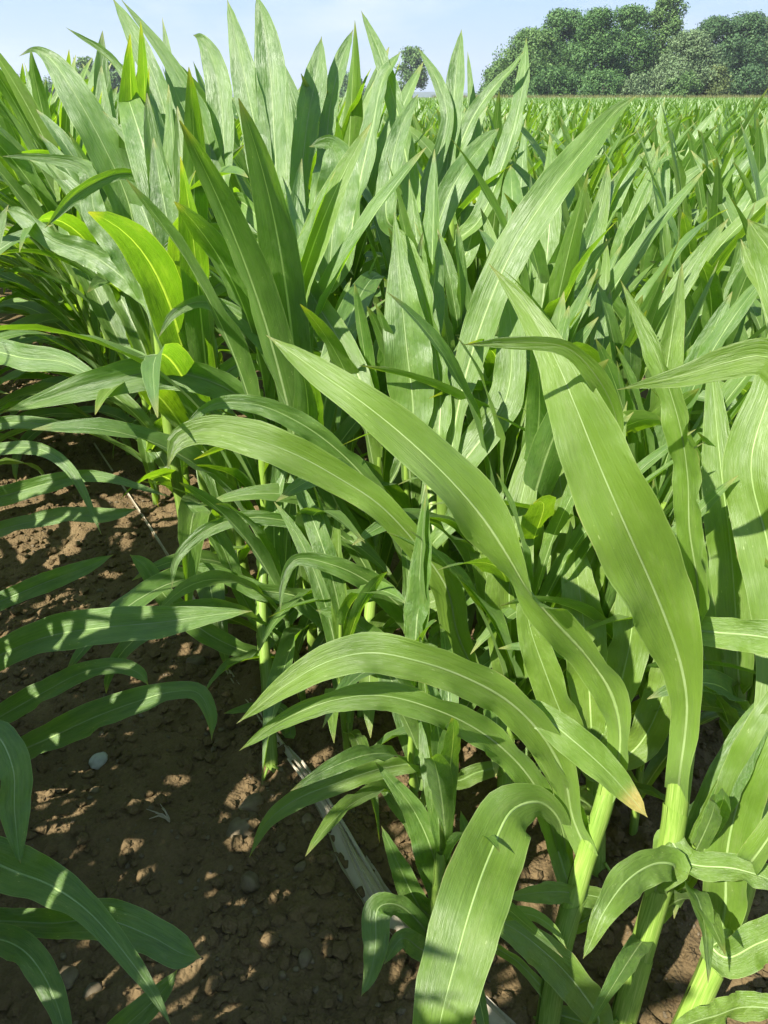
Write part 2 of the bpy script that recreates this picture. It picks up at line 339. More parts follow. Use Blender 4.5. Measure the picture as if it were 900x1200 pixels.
def near_plant(label, group, stem, r0=.019, r1=.011, tone=.5):
    """stem: list of (photo x, photo y, height) or world points (x, y, z)"""
    pts = [np.array(at_h(*p)) if len(p) == 3 and p[0] == p[0] and abs(p[0])+abs(p[1]) > 30 else np.array(p, float) for p in stem]
    base = pts[0].copy(); base[2] = 0; e = bpy.data.objects.new('maize_plant', None); COL.objects.link(e); e.empty_display_size = .1; e.location = base
    tag(e, label, 'maize plant', group)
    pts[0][2] -= .02
    me = stalk_mesh([p-base for p in pts], r0, r1); link('stalk', me, e)
    # prop roots at the foot
    for k in range(3):
        a = k*2.1+base[0]*9; V, Q = tube([(math.cos(a)*r0*.6, math.sin(a)*r0*.6, .03), (math.cos(a)*r0*1.6, math.sin(a)*r0*1.6, .012), (math.cos(a)*r0*2.3, math.sin(a)*r0*2.3, -.02)], [.003, .0028, .002], 6)
        link('root', mesh_np('root', V, Q, M_STALK), e)
    A = crom([p-base for p in pts], 60); rs = random.Random(int(abs(base[0]*1000)+abs(base[1]*777)))
    for k in range(5):
        f0 = .04+.185*k; f1 = min(f0+.24+rs.uniform(-.02, .03), .99); sub = A[int(f0*59):int(f1*59)+1]; m = len(sub); az = k*math.pi+rs.uniform(-.4, .4); sd_ = 15; V = []
        rr = r0+(r1-r0)*np.linspace(f0, f1, m)
        for i in range(m):
            t_ = sub[min(i+1, m-1)]-sub[max(i-1, 0)]; t_ = t_/np.linalg.norm(t_); a_ = np.cross(t_, (0, 1, .01)); a_ /= np.linalg.norm(a_); b_ = np.cross(t_, a_); q = i/(m-1)
            for j in range(sd_):
                g = az+.25+(2*math.pi-.1)*j/(sd_-1); o_ = 1.10+.10*q+.05*j/(sd_-1)+.30*max(0, q-.82)*(1+math.cos(g-az))
                V.append(sub[i]+(a_*math.cos(g)+b_*math.sin(g)*.86)*rr[i]*o_+t_*(.010*max(0, q-.6)*math.cos(g-az)*2.5))
        link('sheath', mesh_np('sheath', np.array(V), np.array([(i*sd_+j, i*sd_+j+1, (i+1)*sd_+j+1, (i+1)*sd_+j) for i in range(m-1) for j in range(sd_-1)]), M_SHEATH, np.stack([np.tile(np.linspace(0, 1.6, sd_), m), np.repeat(np.linspace(0, 1, m)+k, sd_)], 1)), e)
    return {'obj': e, 'axis': crom(pts, 40), 'tone': tone}
LEAVES = {}
exec_near = True

GA = 'maize plants of the front row beside the bare soil'; GL = 'maize plants of the row at the left edge'
P1 = near_plant('maize plant in the right foreground with thick stalk and one huge broad leaf', GA, [(728, 1205, 0), (750, 1120, .13), (785, 990, .33), (798, 900, .45), (803, 820, .55)], .021*.86, .013*.9, .88)
P2 = near_plant('maize plant in the bottom right corner, stalk leaning right under broad curled leaves', GA, [(790, 1232, 0), (828, 1150, .1), (862, 1070, .2), (890, 960, .34), (915, 850, .46)], .021*.86, .013*.9, .88)
P3 = near_plant('maize plant at bottom centre with long glowing twisted leaf and leaf with yellow tip', GA, [(640, 1215, 0), (655, 1120, .13), (682, 1020, .25), (708, 940, .35), (722, 880, .42)], .019*.86, .012*.9, .88)
P4 = near_plant('maize plant with upright stalk and a white ribbed leaf just behind the long glowing leaf', GA, [(592, 1000, 0), (594, 850, .2), (597, 740, .36), (599, 660, .46)], .017*.86, .011*.9, .88)
P5 = near_plant('maize plant with pale upright stalk under the arching grey green leaves at centre', GA, [(520, 905, 0), (514, 720, .3), (509, 620, .45), (505, 560, .53)], .015, .010)
P6 = near_plant('slim maize plant whose leaf arches left and ends in a hooked tip over the soil', GA, [(425, 850, 0), (432, 740, .2), (440, 640, .36), (446, 580, .45)], .014, .009)
P7 = near_plant('small shaded maize plant standing at the soil edge beside the dried stalk', GA, [(318, 908, 0), (313, 800, .18), (307, 720, .3), (310, 650, .4)], .013, .008)
P8 = near_plant('maize plant with a broad pale upright leaf with white rib, centre of the stand', GA, [(.13, 1.36, 0), (.13, 1.35, .3), (.12, 1.32, .6), (.13, 1.30, .8)], .015, .009, .72)
P9 = near_plant('low shaded maize plant with narrow dark leaves beside the lower end of the dried stalk', GA, [(505, 1150, 0), (508, 1110, .06), (512, 1060, .14), (516, 1000, .22)], .011, .007)
L1 = near_plant('maize plant at bottom left whose broad leaf droops in from the frame edge', GL, [(-70, 1280, 0), (-76, 1130, .2), (-84, 980, .38), (-90, 900, .5)], .017, .010)
L2 = near_plant('maize plant at the left edge with long leaves reaching over the bare soil', GL, [(-110, 960, 0), (-112, 840, .2), (-115, 740, .36), (-116, 660, .5)], .017, .010)
L3 = near_plant('maize plant at the left edge, higher up, with thin arching leaves above the soil', GL, [(-95, 745, 0), (-96, 640, .25), (-98, 540, .48), (-100, 480, .62)], .016, .010)
M1 = near_plant('tall maize plant with broad leaf hooked over against the sky at upper left', GA, [(-.60, 1.93, 0), (-.60, 1.92, .5), (-.58, 1.92, .95)], .016, .009, .22)
M2 = near_plant('tall maize plant with two slanting leaves rising past the top edge at upper left', GA, [(-.47, 1.90, 0), (-.47, 1.89, .5), (-.46, 1.89, .98)], .016, .009, .22)
M3 = near_plant('tallest maize plant, dark and pale erect leaves standing against the sky left of centre', GA, [(-.27, 1.86, 0), (-.27, 1.86, .5), (-.27, 1.86, 1.02)], .016, .009, .22)
M4 = near_plant('maize plant with pointed grey green leaves against the sky just right of the tallest one', GA, [(-.17, 1.98, 0), (-.17, 1.98, .5), (-.17, 1.98, 1.0)], .016, .009, .22)
M5 = near_plant('maize plant with leaf slanting up left in front of the small round tree', GA, [(.08, 2.05, 0), (.08, 2.05, .5), (.08, 2.06, .98)], .015, .009, .22)
M6 = near_plant('maize plant with dark dagger shaped leaf on the skyline left of the wood', GA, [(.19, 2.2, 0), (.19, 2.2, .5), (.19, 2.2, .96)], .015, .009, .22)

P10 = near_plant('maize plant with broad glowing upright leaves between the foreground stalks', GA, [(700, 1020, 0), (698, 930, .14), (694, 850, .27), (690, 780, .39)], .016, .011, .95)
P11 = near_plant('maize plant of upright leaves at the right edge, behind the corner plant', GA, [(862, 1030, 0), (862, 920, .17), (864, 810, .33), (868, 710, .48)], .016, .011, .8)
P12 = near_plant('maize plant with steep light green leaves right of the long glowing leaf', GA, [(640, 900, 0), (642, 800, .16), (645, 710, .32), (648, 640, .44)], .015, .010, .82)
nl = near_leaf
nl(P10, [(694, 870, 26), (690, 800, 48), (684, 730, 50), (676, 670, 36), (668, 610, 3)], [1.27, 1.24, 1.22, 1.24], [0, 10], .3, .06, 2)
nl(P10, [(698, 880, 24), (722, 820, 40), (740, 740, 46), (744, 660, 34), (735, 560, 3)], [1.26, 1.22, 1.2, 1.22], [15, 0], .3, .06, 2)
nl(P10, [(692, 900, 22), (664, 850, 38), (640, 790, 42), (620, 730, 30), (612, 660, 3)], [1.27, 1.22, 1.2], [10, 0], .3, .06, 2)
nl(P10, [(700, 900, 22), (742, 880, 38), (772, 830, 44), (790, 760, 34), (812, 690, 3)], [1.28, 1.22, 1.2], [10, 0], .3, .06, 2)
nl(P10, [(698, 950, 20), (660, 930, 30), (628, 940, 26), (602, 985, 3)], [1.32, 1.26, 1.24], [10], .3, .08, 2)
nl(P11, [(866, 800, 28), (862, 720, 48), (856, 640, 52), (846, 560, 44), (838, 480, 24), (832, 410, 3)], [1.2, 1.16, 1.15, 1.17], [0, 12], .3, .05, 2)
nl(P11, [(866, 780, 24), (888, 700, 40), (902, 600, 44), (906, 500, 28), (900, 410, 3)], [1.2, 1.18, 1.17], [10, 0], .3, .06, 2)
nl(P11, [(864, 850, 24), (832, 790, 40), (812, 700, 44), (806, 620, 34), (812, 530, 3)], [1.22, 1.18, 1.16], [15, 0], .3, .06, 2)
nl(P11, [(864, 880, 24), (896, 860, 40), (930, 800, 40), (960, 700, 3)], [1.22, 1.18, 1.16], [10], .3, .06, 2)
nl(P12, [(646, 760, 22), (642, 690, 38), (636, 610, 42), (634, 540, 28), (640, 460, 3)], [1.42, 1.40, 1.38], [0, 10], .3, .06, 2)
nl(P12, [(648, 740, 22), (672, 680, 34), (690, 600, 38), (700, 520, 26), (716, 440, 3)], [1.42, 1.38, 1.36], [10, 0], .3, .06, 2)
nl(P12, [(644, 800, 20), (618, 760, 32), (580, 700, 36), (560, 640, 26), (552, 570, 3)], [1.44, 1.42, 1.40], [10, 0], .3, .06, 2)
# --- P1, P2, P3: right foreground
nl(P1, [(797, 905, 29), (803, 860, 32), (805, 822, 35), (797, 775, 52), (778, 720, 77), (757, 670, 89), (728, 605, 91), (698, 535, 82), (672, 470, 64), (648, 415, 42), (612, 355, 22), (572, 308, 3)], [.98, .90, .80, .78, .82], [25, 5, -8, 10, 25], .22, .05, 1.6)
nl(P1, [(795, 700, 18), (775, 630, 18), (742, 582, 18), (724, 545, 16), (722, 490, 20), (700, 443, 24), (665, 408, 20), (600, 401, 15), (541, 404, 3)], [.95, .86, .74, .70], [40, 50, 10, 30], .3, .08, 3)
nl(P1, [(815, 760, 26), (818, 690, 26), (808, 620, 28), (806, 560, 30), (797, 500, 30), (775, 430, 26), (750, 375, 15), (727, 328, 2)], [1.0, .92, .85, .86], [50, 25, 40, 20], .25, .1, 3)
nl(P1, [(800, 770, 34), (803, 742, 32), (850, 742, 38), (905, 748, 44), (1000, 770, 38), (1080, 830, 3)], [1.0, .93, .86, .85], [10, 0, 10], .22, .05, 2)
nl(P1, [(786, 985, 30), (805, 1010, 30), (862, 1018, 32), (905, 1032, 28), (960, 1065, 3)], [1.03, .98, .95], [20, 15], .25, .1, 2)
nl(P1, [(770, 1035, 26), (790, 1015, 36), (768, 1012, 40), (735, 1032, 42), (706, 1072, 26), (692, 1105, 12), (683, 1124, 2)], [1.04, .96, .9, .9], [0, 10, 20], .18, .06, 2)
nl(P2, [(845, 1095, 26), (850, 1060, 47), (852, 1000, 51), (868, 930, 56), (900, 860, 53), (950, 780, 34), (990, 730, 3)], [1.05, 1.0, .95, .98], [10, 0], .2, .04, 2)
nl(P2, [(852, 1100, 20), (835, 1110, 30), (850, 1122, 42), (890, 1105, 46), (940, 1090, 40), (1000, 1120, 4)], [1.02, .97, .92], [0, 20], .25, .12, 2.5)
nl(P2, [(800, 1205, 18), (840, 1190, 26), (875, 1180, 30), (915, 1185, 25), (960, 1215, 3)], [1.1, 1.0, .98], [20], .3, .12, 3)
nl(P2, [(880, 1010, 30), (925, 940, 30), (960, 800, 45), (968, 600, 45), (930, 450, 50), (898, 418, 46), (850, 425, 40), (800, 440, 26), (758, 449, 12), (722, 457, 2)], [.98, .85, .78, .75, .78], [20, 30, 15, 10, 25], .2, .05, 2)
nl(P2, [(895, 900, 30), (915, 760, 55), (900, 640, 66), (880, 545, 62), (905, 450, 42), (930, 330, 20), (940, 290, 3)], [1.05, 1.08, 1.08, 1.05], [0, 15, 0], .2, .05, 2)
nl(P2, [(930, 820, 20), (935, 600, 28), (925, 450, 32), (900, 340, 22), (880, 310, 18), (868, 280, 3)], [.95, .88, .82, .84], [30, 10], .25, .08, 2)
nl(P2, [(940, 800, 20), (945, 600, 30), (930, 400, 40), (905, 300, 44), (885, 270, 22), (876, 256, 3)], [.9, .78, .7, .7], [30, 10], .25, .08, 2)
nl(P3, [(722, 905, 23, 10), (727, 858, 26, 50), (716, 812, 40, 20), (690, 772, 35, 45), (650, 728, 44, 5), (618, 690, 26, 62), (597, 655, 35, 35), (568, 610, 63, 5), (530, 565, 67), (478, 515, 55), (425, 472, 44), (372, 435, 32), (340, 412, 18), (311, 392, 2)], [1.06, .98, .86, .80, .78, .80], [20, 5, -35, -20, -10, 0], .16, .035, 1.6)
nl(P3, [(672, 960, 26), (662, 912, 32), (640, 868, 42), (600, 825, 46), (550, 796, 46), (495, 776, 48), (435, 765, 50), (385, 775, 42), (335, 803, 28), (300, 830, 12), (277, 848, 2)], [1.08, .98, .88, .84, .86], [30, 15, 0, 0, 15], .2, .07, 2.2)
nl(P3, [(655, 1000, 22), (640, 945, 28), (612, 900, 34), (570, 862, 36), (512, 832, 36), (445, 815, 34), (385, 822, 28), (330, 845, 18), (300, 865, 10), (280, 880, 2)], [1.14, 1.03, .93, .88, .9], [20, 15, 10, 20], .28, .12, 3.5)
nl(P3, [(690, 985, 14), (650, 905, 22), (612, 835, 26), (632, 838, 34), (672, 868, 42), (712, 904, 36), (740, 935, 22), (759, 958, 4)], [1.1, 1.02, .98, .98], [30, 5, 0], .2, .06, 2, dry=1.)
nl(P3, [(664, 1010, 19), (655, 960, 24), (632, 940, 35), (600, 950, 61), (575, 1000, 78), (553, 1060, 84), (536, 1120, 82), (520, 1180, 73), (508, 1240, 46), (500, 1290, 4)], [1.14, 1.0, .88, .82, .84], [20, 0, 0], .14, .03, 1.5)
nl(P3, [(660, 1100, 16), (690, 1075, 22), (715, 1058, 24), (670, 1046, 24), (630, 1046, 22), (592, 1052, 3)], [1.15, 1.1, 1.06], [20], .3, .1, 3)
nl(P3, [(640, 1190, 18), (700, 1200, 30), (680, 1160, 44), (645, 1122, 44), (605, 1090, 34), (575, 1075, 20), (560, 1072, 3)], [1.15, 1.06, 1.04], [10], .25, .06, 2)
nl(P3, [(610, 1130, 12), (570, 1098, 14), (590, 1072, 15), (625, 1073, 15), (650, 1090, 9), (664, 1112, 2)], [1.12, 1.02, .98], [10], .3, .08, 2)
# --- P4 .. P9
nl(P4, [(598, 800, 36), (598, 740, 56), (597, 690, 60), (604, 620, 44), (622, 540, 28), (640, 470, 3)], [1.36, 1.30, 1.28, 1.3], [5, 0, 20], .3, .04, 2)
nl(P4, [(612, 790, 22), (640, 740, 36), (672, 700, 44), (700, 640, 46), (712, 570, 34), (735, 470, 3)], [1.34, 1.28, 1.22, 1.2], [30, 10], .25, .06, 2)
nl(P4, [(598, 860, 20), (640, 850, 40), (680, 830, 58), (715, 790, 55), (735, 720, 40), (760, 640, 3)], [1.42, 1.32, 1.25, 1.2], [10, 0], .22, .06, 2)
nl(P4, [(590, 830, 18), (556, 785, 22), (536, 742, 32), (524, 690, 34), (490, 640, 34), (445, 592, 34), (400, 562, 40), (345, 532, 46), (290, 512, 44), (240, 504, 34), (208, 516, 24), (196, 550, 3)], [1.38, 1.28, 1.18, 1.12, 1.12], [40, 20, 0, 0, 10], .22, .06, 2.5)
nl(P4, [(600, 700, 16), (640, 660, 24), (660, 610, 30), (655, 540, 26), (668, 470, 3)], [1.36, 1.3, 1.28], [20], .25, .06, 2)
nl(P4, [(594, 900, 18), (560, 905, 22), (535, 915, 22), (500, 896, 20), (450, 900, 24), (400, 916, 26), (345, 938, 24), (312, 965, 14), (292, 1005, 2)], [1.42, 1.32, 1.24, 1.22], [10, 0, 20], .3, .06, 3)
nl(P5, [(508, 660, 20), (470, 615, 22), (435, 568, 26), (395, 527, 28), (350, 495, 26), (300, 474, 22), (250, 474, 13), (208, 508, 2)], [1.55, 1.4, 1.3, 1.25], [30, 10, 10], .25, .08, 3)
nl(P5, [(506, 640, 16), (540, 600, 30), (548, 540, 40), (570, 480, 34), (590, 420, 3)], [1.52, 1.46, 1.42], [10], .25, .06, 2)
nl(P5, [(512, 720, 16), (545, 700, 30), (575, 650, 40), (590, 590, 34), (600, 520, 3)], [1.53, 1.45, 1.42], [20], .25, .06, 2)
nl(P5, [(514, 740, 18), (498, 752, 24), (472, 714, 30), (432, 682, 28), (390, 662, 22), (346, 656, 15), (332, 682, 9), (328, 718, 2)], [1.5, 1.38, 1.3, 1.28], [30, 10, 20], .28, .07, 3)
nl(P5, [(516, 780, 16), (480, 790, 20), (440, 750, 26), (400, 720, 22), (370, 715, 3)], [1.5, 1.44, 1.42], [20], .25, .06, 2)
nl(P6, [(440, 660, 16), (400, 600, 22), (372, 540, 24), (345, 465, 28), (312, 400, 28), (272, 366, 22), (235, 353, 15), (203, 368, 10), (185, 397, 2)], [1.62, 1.5, 1.42, 1.4], [30, 10, 10], .25, .06, 3)
nl(P6, [(436, 680, 14), (400, 628, 16), (350, 613, 16), (288, 607, 18), (242, 621, 17), (207, 655, 10), (201, 690, 2)], [1.6, 1.5, 1.42, 1.4], [10, 10], .25, .08, 3)
nl(P6, [(440, 620, 16), (405, 590, 20), (360, 530, 24), (300, 480, 30), (265, 455, 34), (225, 440, 40), (180, 436, 42), (120, 448, 38), (55, 467, 20), (0, 484, 2)], [1.7, 1.6, 1.48, 1.42, 1.4], [40, 10, 0, 0], .3, .08, 3)
nl(P6, [(440, 600, 16), (470, 540, 30), (480, 470, 36), (500, 400, 3)], [1.7, 1.66, 1.62], [10], .25, .06, 2)
nl(P6, [(430, 745, 14), (400, 740, 20), (350, 700, 26), (300, 690, 22), (250, 668, 16), (215, 660, 3)], [1.6, 1.55, 1.5], [20], .25, .06, 2)
nl(P7, [(309, 700, 14), (311, 670, 26), (312, 640, 22), (313, 612, 2)], [1.66, 1.64, 1.64], [10], .4, .05, 2)
nl(P7, [(308, 740, 14), (280, 690, 18), (260, 640, 22), (232, 600, 18), (210, 588, 3)], [1.66, 1.62, 1.6], [20], .25, .06, 2)
nl(P7, [(312, 770, 14), (284, 762, 20), (240, 740, 26), (195, 700, 24), (168, 662, 18), (152, 650, 3)], [1.62, 1.55, 1.52], [10, 0], .25, .06, 2)
nl(P7, [(312, 760, 14), (340, 720, 20), (372, 700, 22), (402, 730, 18), (412, 770, 3)], [1.62, 1.58, 1.58], [10], .25, .06, 2)
nl(P7, [(316, 830, 14), (340, 860, 14), (330, 830, 12), (300, 828, 12), (262, 836, 3)], [1.6, 1.56, 1.56], [10], .25, .06, 2)
nl(P8, [(488, 530, 28), (484, 470, 52), (477, 410, 58), (470, 340, 36), (466, 290, 14), (462, 248, 2)], [1.38, 1.34, 1.32, 1.32], [8, 0], .18, .03, 2)
nl(P8, [(528, 540, 17), (532, 505, 22), (546, 440, 31), (568, 370, 42), (600, 295, 44), (645, 225, 42), (690, 168, 31), (722, 130, 15), (746, 112, 3)], [1.36, 1.34, 1.30, 1.28, 1.3], [30, 10, 0], .22, .04, 2)
nl(P8, [(515, 520, 24), (516, 460, 30), (505, 385, 30), (482, 300, 22), (462, 262, 3)], [1.36, 1.36, 1.36], [30], .3, .05, 2)
nl(P8, [(525, 560, 24), (560, 520, 40), (592, 470, 42), (600, 400, 34), (590, 320, 3)], [1.36, 1.34, 1.34], [20, 0], .25, .05, 2)
nl(P8, [(505, 540, 24), (450, 500, 30), (415, 430, 32), (380, 370, 30), (330, 300, 22), (250, 270, 18), (200, 285, 10), (178, 310, 2)], [1.38, 1.42, 1.45, 1.45], [20, 10], .25, .05, 2)
nl(P8, [(535, 580, 24), (560, 600, 40), (575, 540, 40), (560, 460, 34), (550, 390, 3)], [1.4, 1.42, 1.44], [10], .25, .05, 2)
nl(P9, [(520, 1080, 22), (510, 1010, 44), (485, 950, 28), (440, 893, 3)], [1.22, 1.2, 1.18], [10], .25, .05, 2)
nl(P9, [(510, 1085, 20), (490, 1060, 32), (470, 1020, 24), (447, 968, 3)], [1.22, 1.18, 1.16], [10], .25, .05, 2)
nl(P9, [(508, 1110, 20), (465, 1060, 26), (443, 1065, 34), (440, 1110, 30), (433, 1145, 16), (423, 1168, 2)], [1.2, 1.1, 1.06], [20, 0], .25, .05, 2)
nl(P9, [(520, 1060, 18), (550, 1000, 26), (540, 950, 3)], [1.24, 1.22, 1.22], [10], .25, .05, 2)
nl(P9, [(512, 1130, 18), (490, 1110, 26), (470, 1100, 22), (450, 1130, 3)], [1.2, 1.12, 1.1], [10], .25, .05, 2)
# --- left row
nl(L1, [(-80, 1000, 30), (-30, 1003, 48), (18, 1022, 58), (60, 1038, 46), (105, 1070, 32), (150, 1122, 22), (180, 1165, 12), (202, 1205, 2)], [1.0, .9, .82, .80], [20, 10, 0, 25], .22, .05, 2)
nl(L1, [(-70, 1090, 26), (-10, 1080, 28), (60, 1082, 32), (125, 1078, 46), (178, 1098, 42), (215, 1118, 34), (236, 1122, 5)], [1.05, .98, .92, .9], [20, 10, 0], .25, .05, 2)
nl(L1, [(-75, 1130, 26), (-20, 1100, 32), (25, 1112, 34), (55, 1150, 30), (75, 1205, 18), (80, 1240, 3)], [1.0, .93, .88], [10], .22, .05, 2)
nl(L1, [(-80, 1180, 26), (0, 1240, 30), (90, 1250, 32), (150, 1200, 34), (190, 1162, 22), (208, 1136, 4)], [1.05, .98, .95, .97], [10], .22, .05, 2)
nl(L1, [(-88, 960, 20), (-40, 880, 30), (-5, 862, 36), (15, 900, 38), (17, 950, 34), (22, 1000, 10), (24, 1012, 2)], [1.02, .95, .92], [20, 10], .25, .06, 2)
nl(L1, [(-86, 940, 20), (-110, 800, 50), (-90, 650, 60), (-60, 520, 30), (-30, 470, 3)], [1.05, 1.0, .95], [10], .25, .06, 2)
nl(L2, [(-114, 820, 26), (-60, 800, 32), (0, 768, 36), (60, 745, 44), (125, 735, 46), (190, 729, 38), (248, 721, 20), (296, 716, 3)], [1.42, 1.3, 1.22, 1.22], [10, 15, 5], .25, .04, 2)
nl(L2, [(-112, 880, 24), (-50, 870, 26), (0, 840, 28), (50, 812, 28), (100, 787, 22), (142, 781, 18), (164, 790, 14), (174, 803, 3)], [1.45, 1.35, 1.3, 1.3], [10, 20], .25, .06, 3)
nl(L2, [(-112, 920, 24), (-50, 905, 26), (10, 885, 28), (60, 864, 34), (105, 843, 38), (155, 824, 32), (200, 811, 22), (232, 812, 20), (247, 840, 14), (248, 868, 2)], [1.46, 1.36, 1.3, 1.3], [10, 10, 30], .25, .05, 3)
nl(L2, [(-112, 780, 24), (-60, 730, 26), (0, 705, 22), (55, 682, 24), (98, 666, 18), (133, 650, 3)], [1.5, 1.5, 1.5], [10], .25, .05, 3)
nl(L2, [(-114, 700, 26), (-80, 560, 40), (-50, 440, 40), (-20, 350, 3)], [1.5, 1.45, 1.4], [10], .25, .05, 3)
nl(L3, [(-98, 560, 20), (-50, 540, 18), (0, 527, 16), (48, 527, 16), (80, 548, 13), (100, 582, 9), (119, 627, 2)], [1.9, 1.75, 1.65], [10], .25, .05, 3)
nl(L3, [(-98, 580, 20), (-50, 590, 22), (0, 582, 24), (55, 567, 22), (110, 558, 14), (200, 582, 3)], [1.95, 1.8, 1.7], [10], .25, .05, 3)
nl(L3, [(-97, 620, 20), (-40, 635, 18), (10, 618, 18), (80, 604, 20), (130, 604, 16), (162, 596, 2)], [2.0, 1.85, 1.8], [20], .25, .05, 3)
nl(L3, [(-99, 480, 26), (-50, 420, 32), (-10, 412, 32), (30, 420, 33), (72, 424, 26), (112, 442, 10), (135, 455, 3)], [1.9, 1.75, 1.65], [10], .25, .06, 2.5)
nl(L3, [(-98, 530, 20), (-40, 505, 18), (20, 495, 16), (70, 500, 14), (105, 508, 2)], [2.0, 1.9, 1.9], [10], .25, .06, 2.5)
nl(L3, [(-99, 470, 26), (-60, 380, 30), (-20, 300, 30), (10, 240, 3)], [1.95, 1.95, 1.95], [10], .25, .06, 2.5)
# --- tall plants whose tips stand on the skyline
nl(M1, [(165, 310, 34), (150, 235, 42), (120, 168, 44), (84, 104, 36), (58, 68, 18), (40, 58, 6), (22, 66, 2)], [1.95, 1.88, 1.8, 1.8], [15, 0, 0], .25, .03, 2)
nl(M1, [(215, 290, 20), (194, 190, 18), (170, 122, 16), (130, 66, 10), (77, 32, 2)], [1.95, 1.9, 1.9], [50, 40], .3, .05, 3)
nl(M1, [(250, 300, 22), (218, 246, 32), (176, 214, 22), (145, 203, 14), (92, 226, 16), (52, 268, 2)], [1.85, 1.75, 1.68, 1.66], [20, 10, 20], .3, .05, 3)
nl(M1, [(150, 330, 26), (110, 300, 30), (60, 280, 24), (20, 250, 16), (8, 246, 3)], [1.9, 1.9, 1.9], [10], .3, .05, 3)
nl(M1, [(170, 340, 26), (140, 290, 34), (112, 250, 30), (100, 200, 20), (50, 185, 10), (2, 183, 2)], [1.9, 1.85, 1.8], [10], .3, .05, 3)
nl(M2, [(215, 250, 20), (200, 160, 22), (184, 100, 26), (160, 46, 22), (131, -4, 2)], [1.95, 1.9, 1.88], [20, 10], .25, .03, 2)
nl(M2, [(270, 270, 24), (250, 186, 26), (232, 132, 28), (195, 66, 16), (141, -2, 2)], [1.95, 1.86, 1.8], [20, 10], .25, .03, 2)
nl(M2, [(250, 300, 30), (225, 240, 34), (214, 170, 26), (190, 20, 3)], [2.0, 2.0, 2.0], [10], .25, .03, 2)
nl(M2, [(290, 330, 26), (250, 300, 34), (205, 240, 28), (160, 170, 20), (120, 130, 3)], [1.85, 1.8, 1.8], [10], .25, .03, 2)
nl(M3, [(312, 250, 24), (302, 165, 32), (290, 105, 34), (279, 52, 22), (266, -2, 2)], [1.84, 1.8, 1.78], [0, 10], .22, .03, 2)
nl(M3, [(324, 220, 24), (321, 150, 34), (317, 85, 38), (310, 32, 24), (300, -8, 2)], [1.82, 1.8, 1.78], [10, 0], .3, .03, 2)
nl(M3, [(265, 230, 24), (262, 160, 30), (258, 108, 32), (246, 62, 22), (234, 44, 10), (226, 41, 2)], [1.9, 1.88, 1.86], [25, 10], .3, .03, 2)
nl(M3, [(385, 400, 26), (352, 325, 46), (322, 252, 38), (298, 192, 18), (284, 150, 2)], [1.7, 1.65, 1.65], [10], .2, .04, 2)
nl(M3, [(250, 440, 26), (235, 400, 36), (208, 350, 38), (190, 310, 26), (176, 270, 3)], [1.72, 1.68, 1.66], [10], .2, .04, 2)
nl(M4, [(352, 240, 24), (360, 145, 30), (370, 92, 28), (377, 42, 2)], [1.95, 1.92, 1.9], [10], .25, .03, 2)
nl(M4, [(380, 190, 20), (388, 118, 20), (400, 70, 17), (414, 34, 2)], [1.95, 1.95, 1.95], [10], .25, .03, 2)
nl(M4, [(384, 330, 26), (392, 250, 50), (398, 195, 46), (385, 168, 20), (362, 172, 3)], [1.75, 1.7, 1.66], [10, 0], .3, .04, 2)
nl(M4, [(340, 320, 26), (338, 240, 34), (334, 160, 26), (333, 70, 2)], [2.0, 2.0, 2.0], [10], .25, .03, 2)
nl(M4, [(400, 320, 26), (420, 220, 24), (436, 150, 20), (450, 90, 16), (470, 60, 2)], [1.9, 1.9, 1.9], [40], .25, .03, 2)
nl(M5, [(482, 220, 24), (464, 125, 22), (446, 66, 17), (423, 12, 2)], [1.95, 1.92, 1.9], [10], .25, .03, 2)
nl(M5, [(490, 240, 20), (524, 140, 16), (513, 96, 14), (490, 56, 2)], [2.0, 2.0, 2.0], [10], .25, .03, 2)
nl(M5, [(455, 260, 24), (458, 200, 28), (470, 150, 20), (490, 110, 3)], [1.9, 1.88, 1.88], [10], .25, .03, 2)
nl(M5, [(500, 300, 24), (530, 220, 30), (565, 170, 20), (585, 150, 3)], [1.9, 1.85, 1.85], [10], .25, .03, 2)
nl(M6, [(522, 240, 22), (530, 140, 24), (535, 82, 20), (541, 34, 2)], [2.05, 2.02, 2.0], [10], .35, .02, 2)
nl(M6, [(525, 220, 20), (552, 142, 18), (580, 101, 12), (600, 80, 7), (614, 60, 2)], [2.05, 2.0, 1.95], [30], .35, .03, 2)
nl(M6, [(560, 260, 20), (590, 190, 24), (607, 130, 17), (614, 90, 15), (617, 44, 2)], [2.05, 2.0, 2.0], [30], .35, .03, 2)
nl(M6, [(545, 300, 24), (560, 210, 34), (556, 150, 16), (548, 60, 2)], [2.1, 2.1, 2.1], [10], .25, .03, 2)

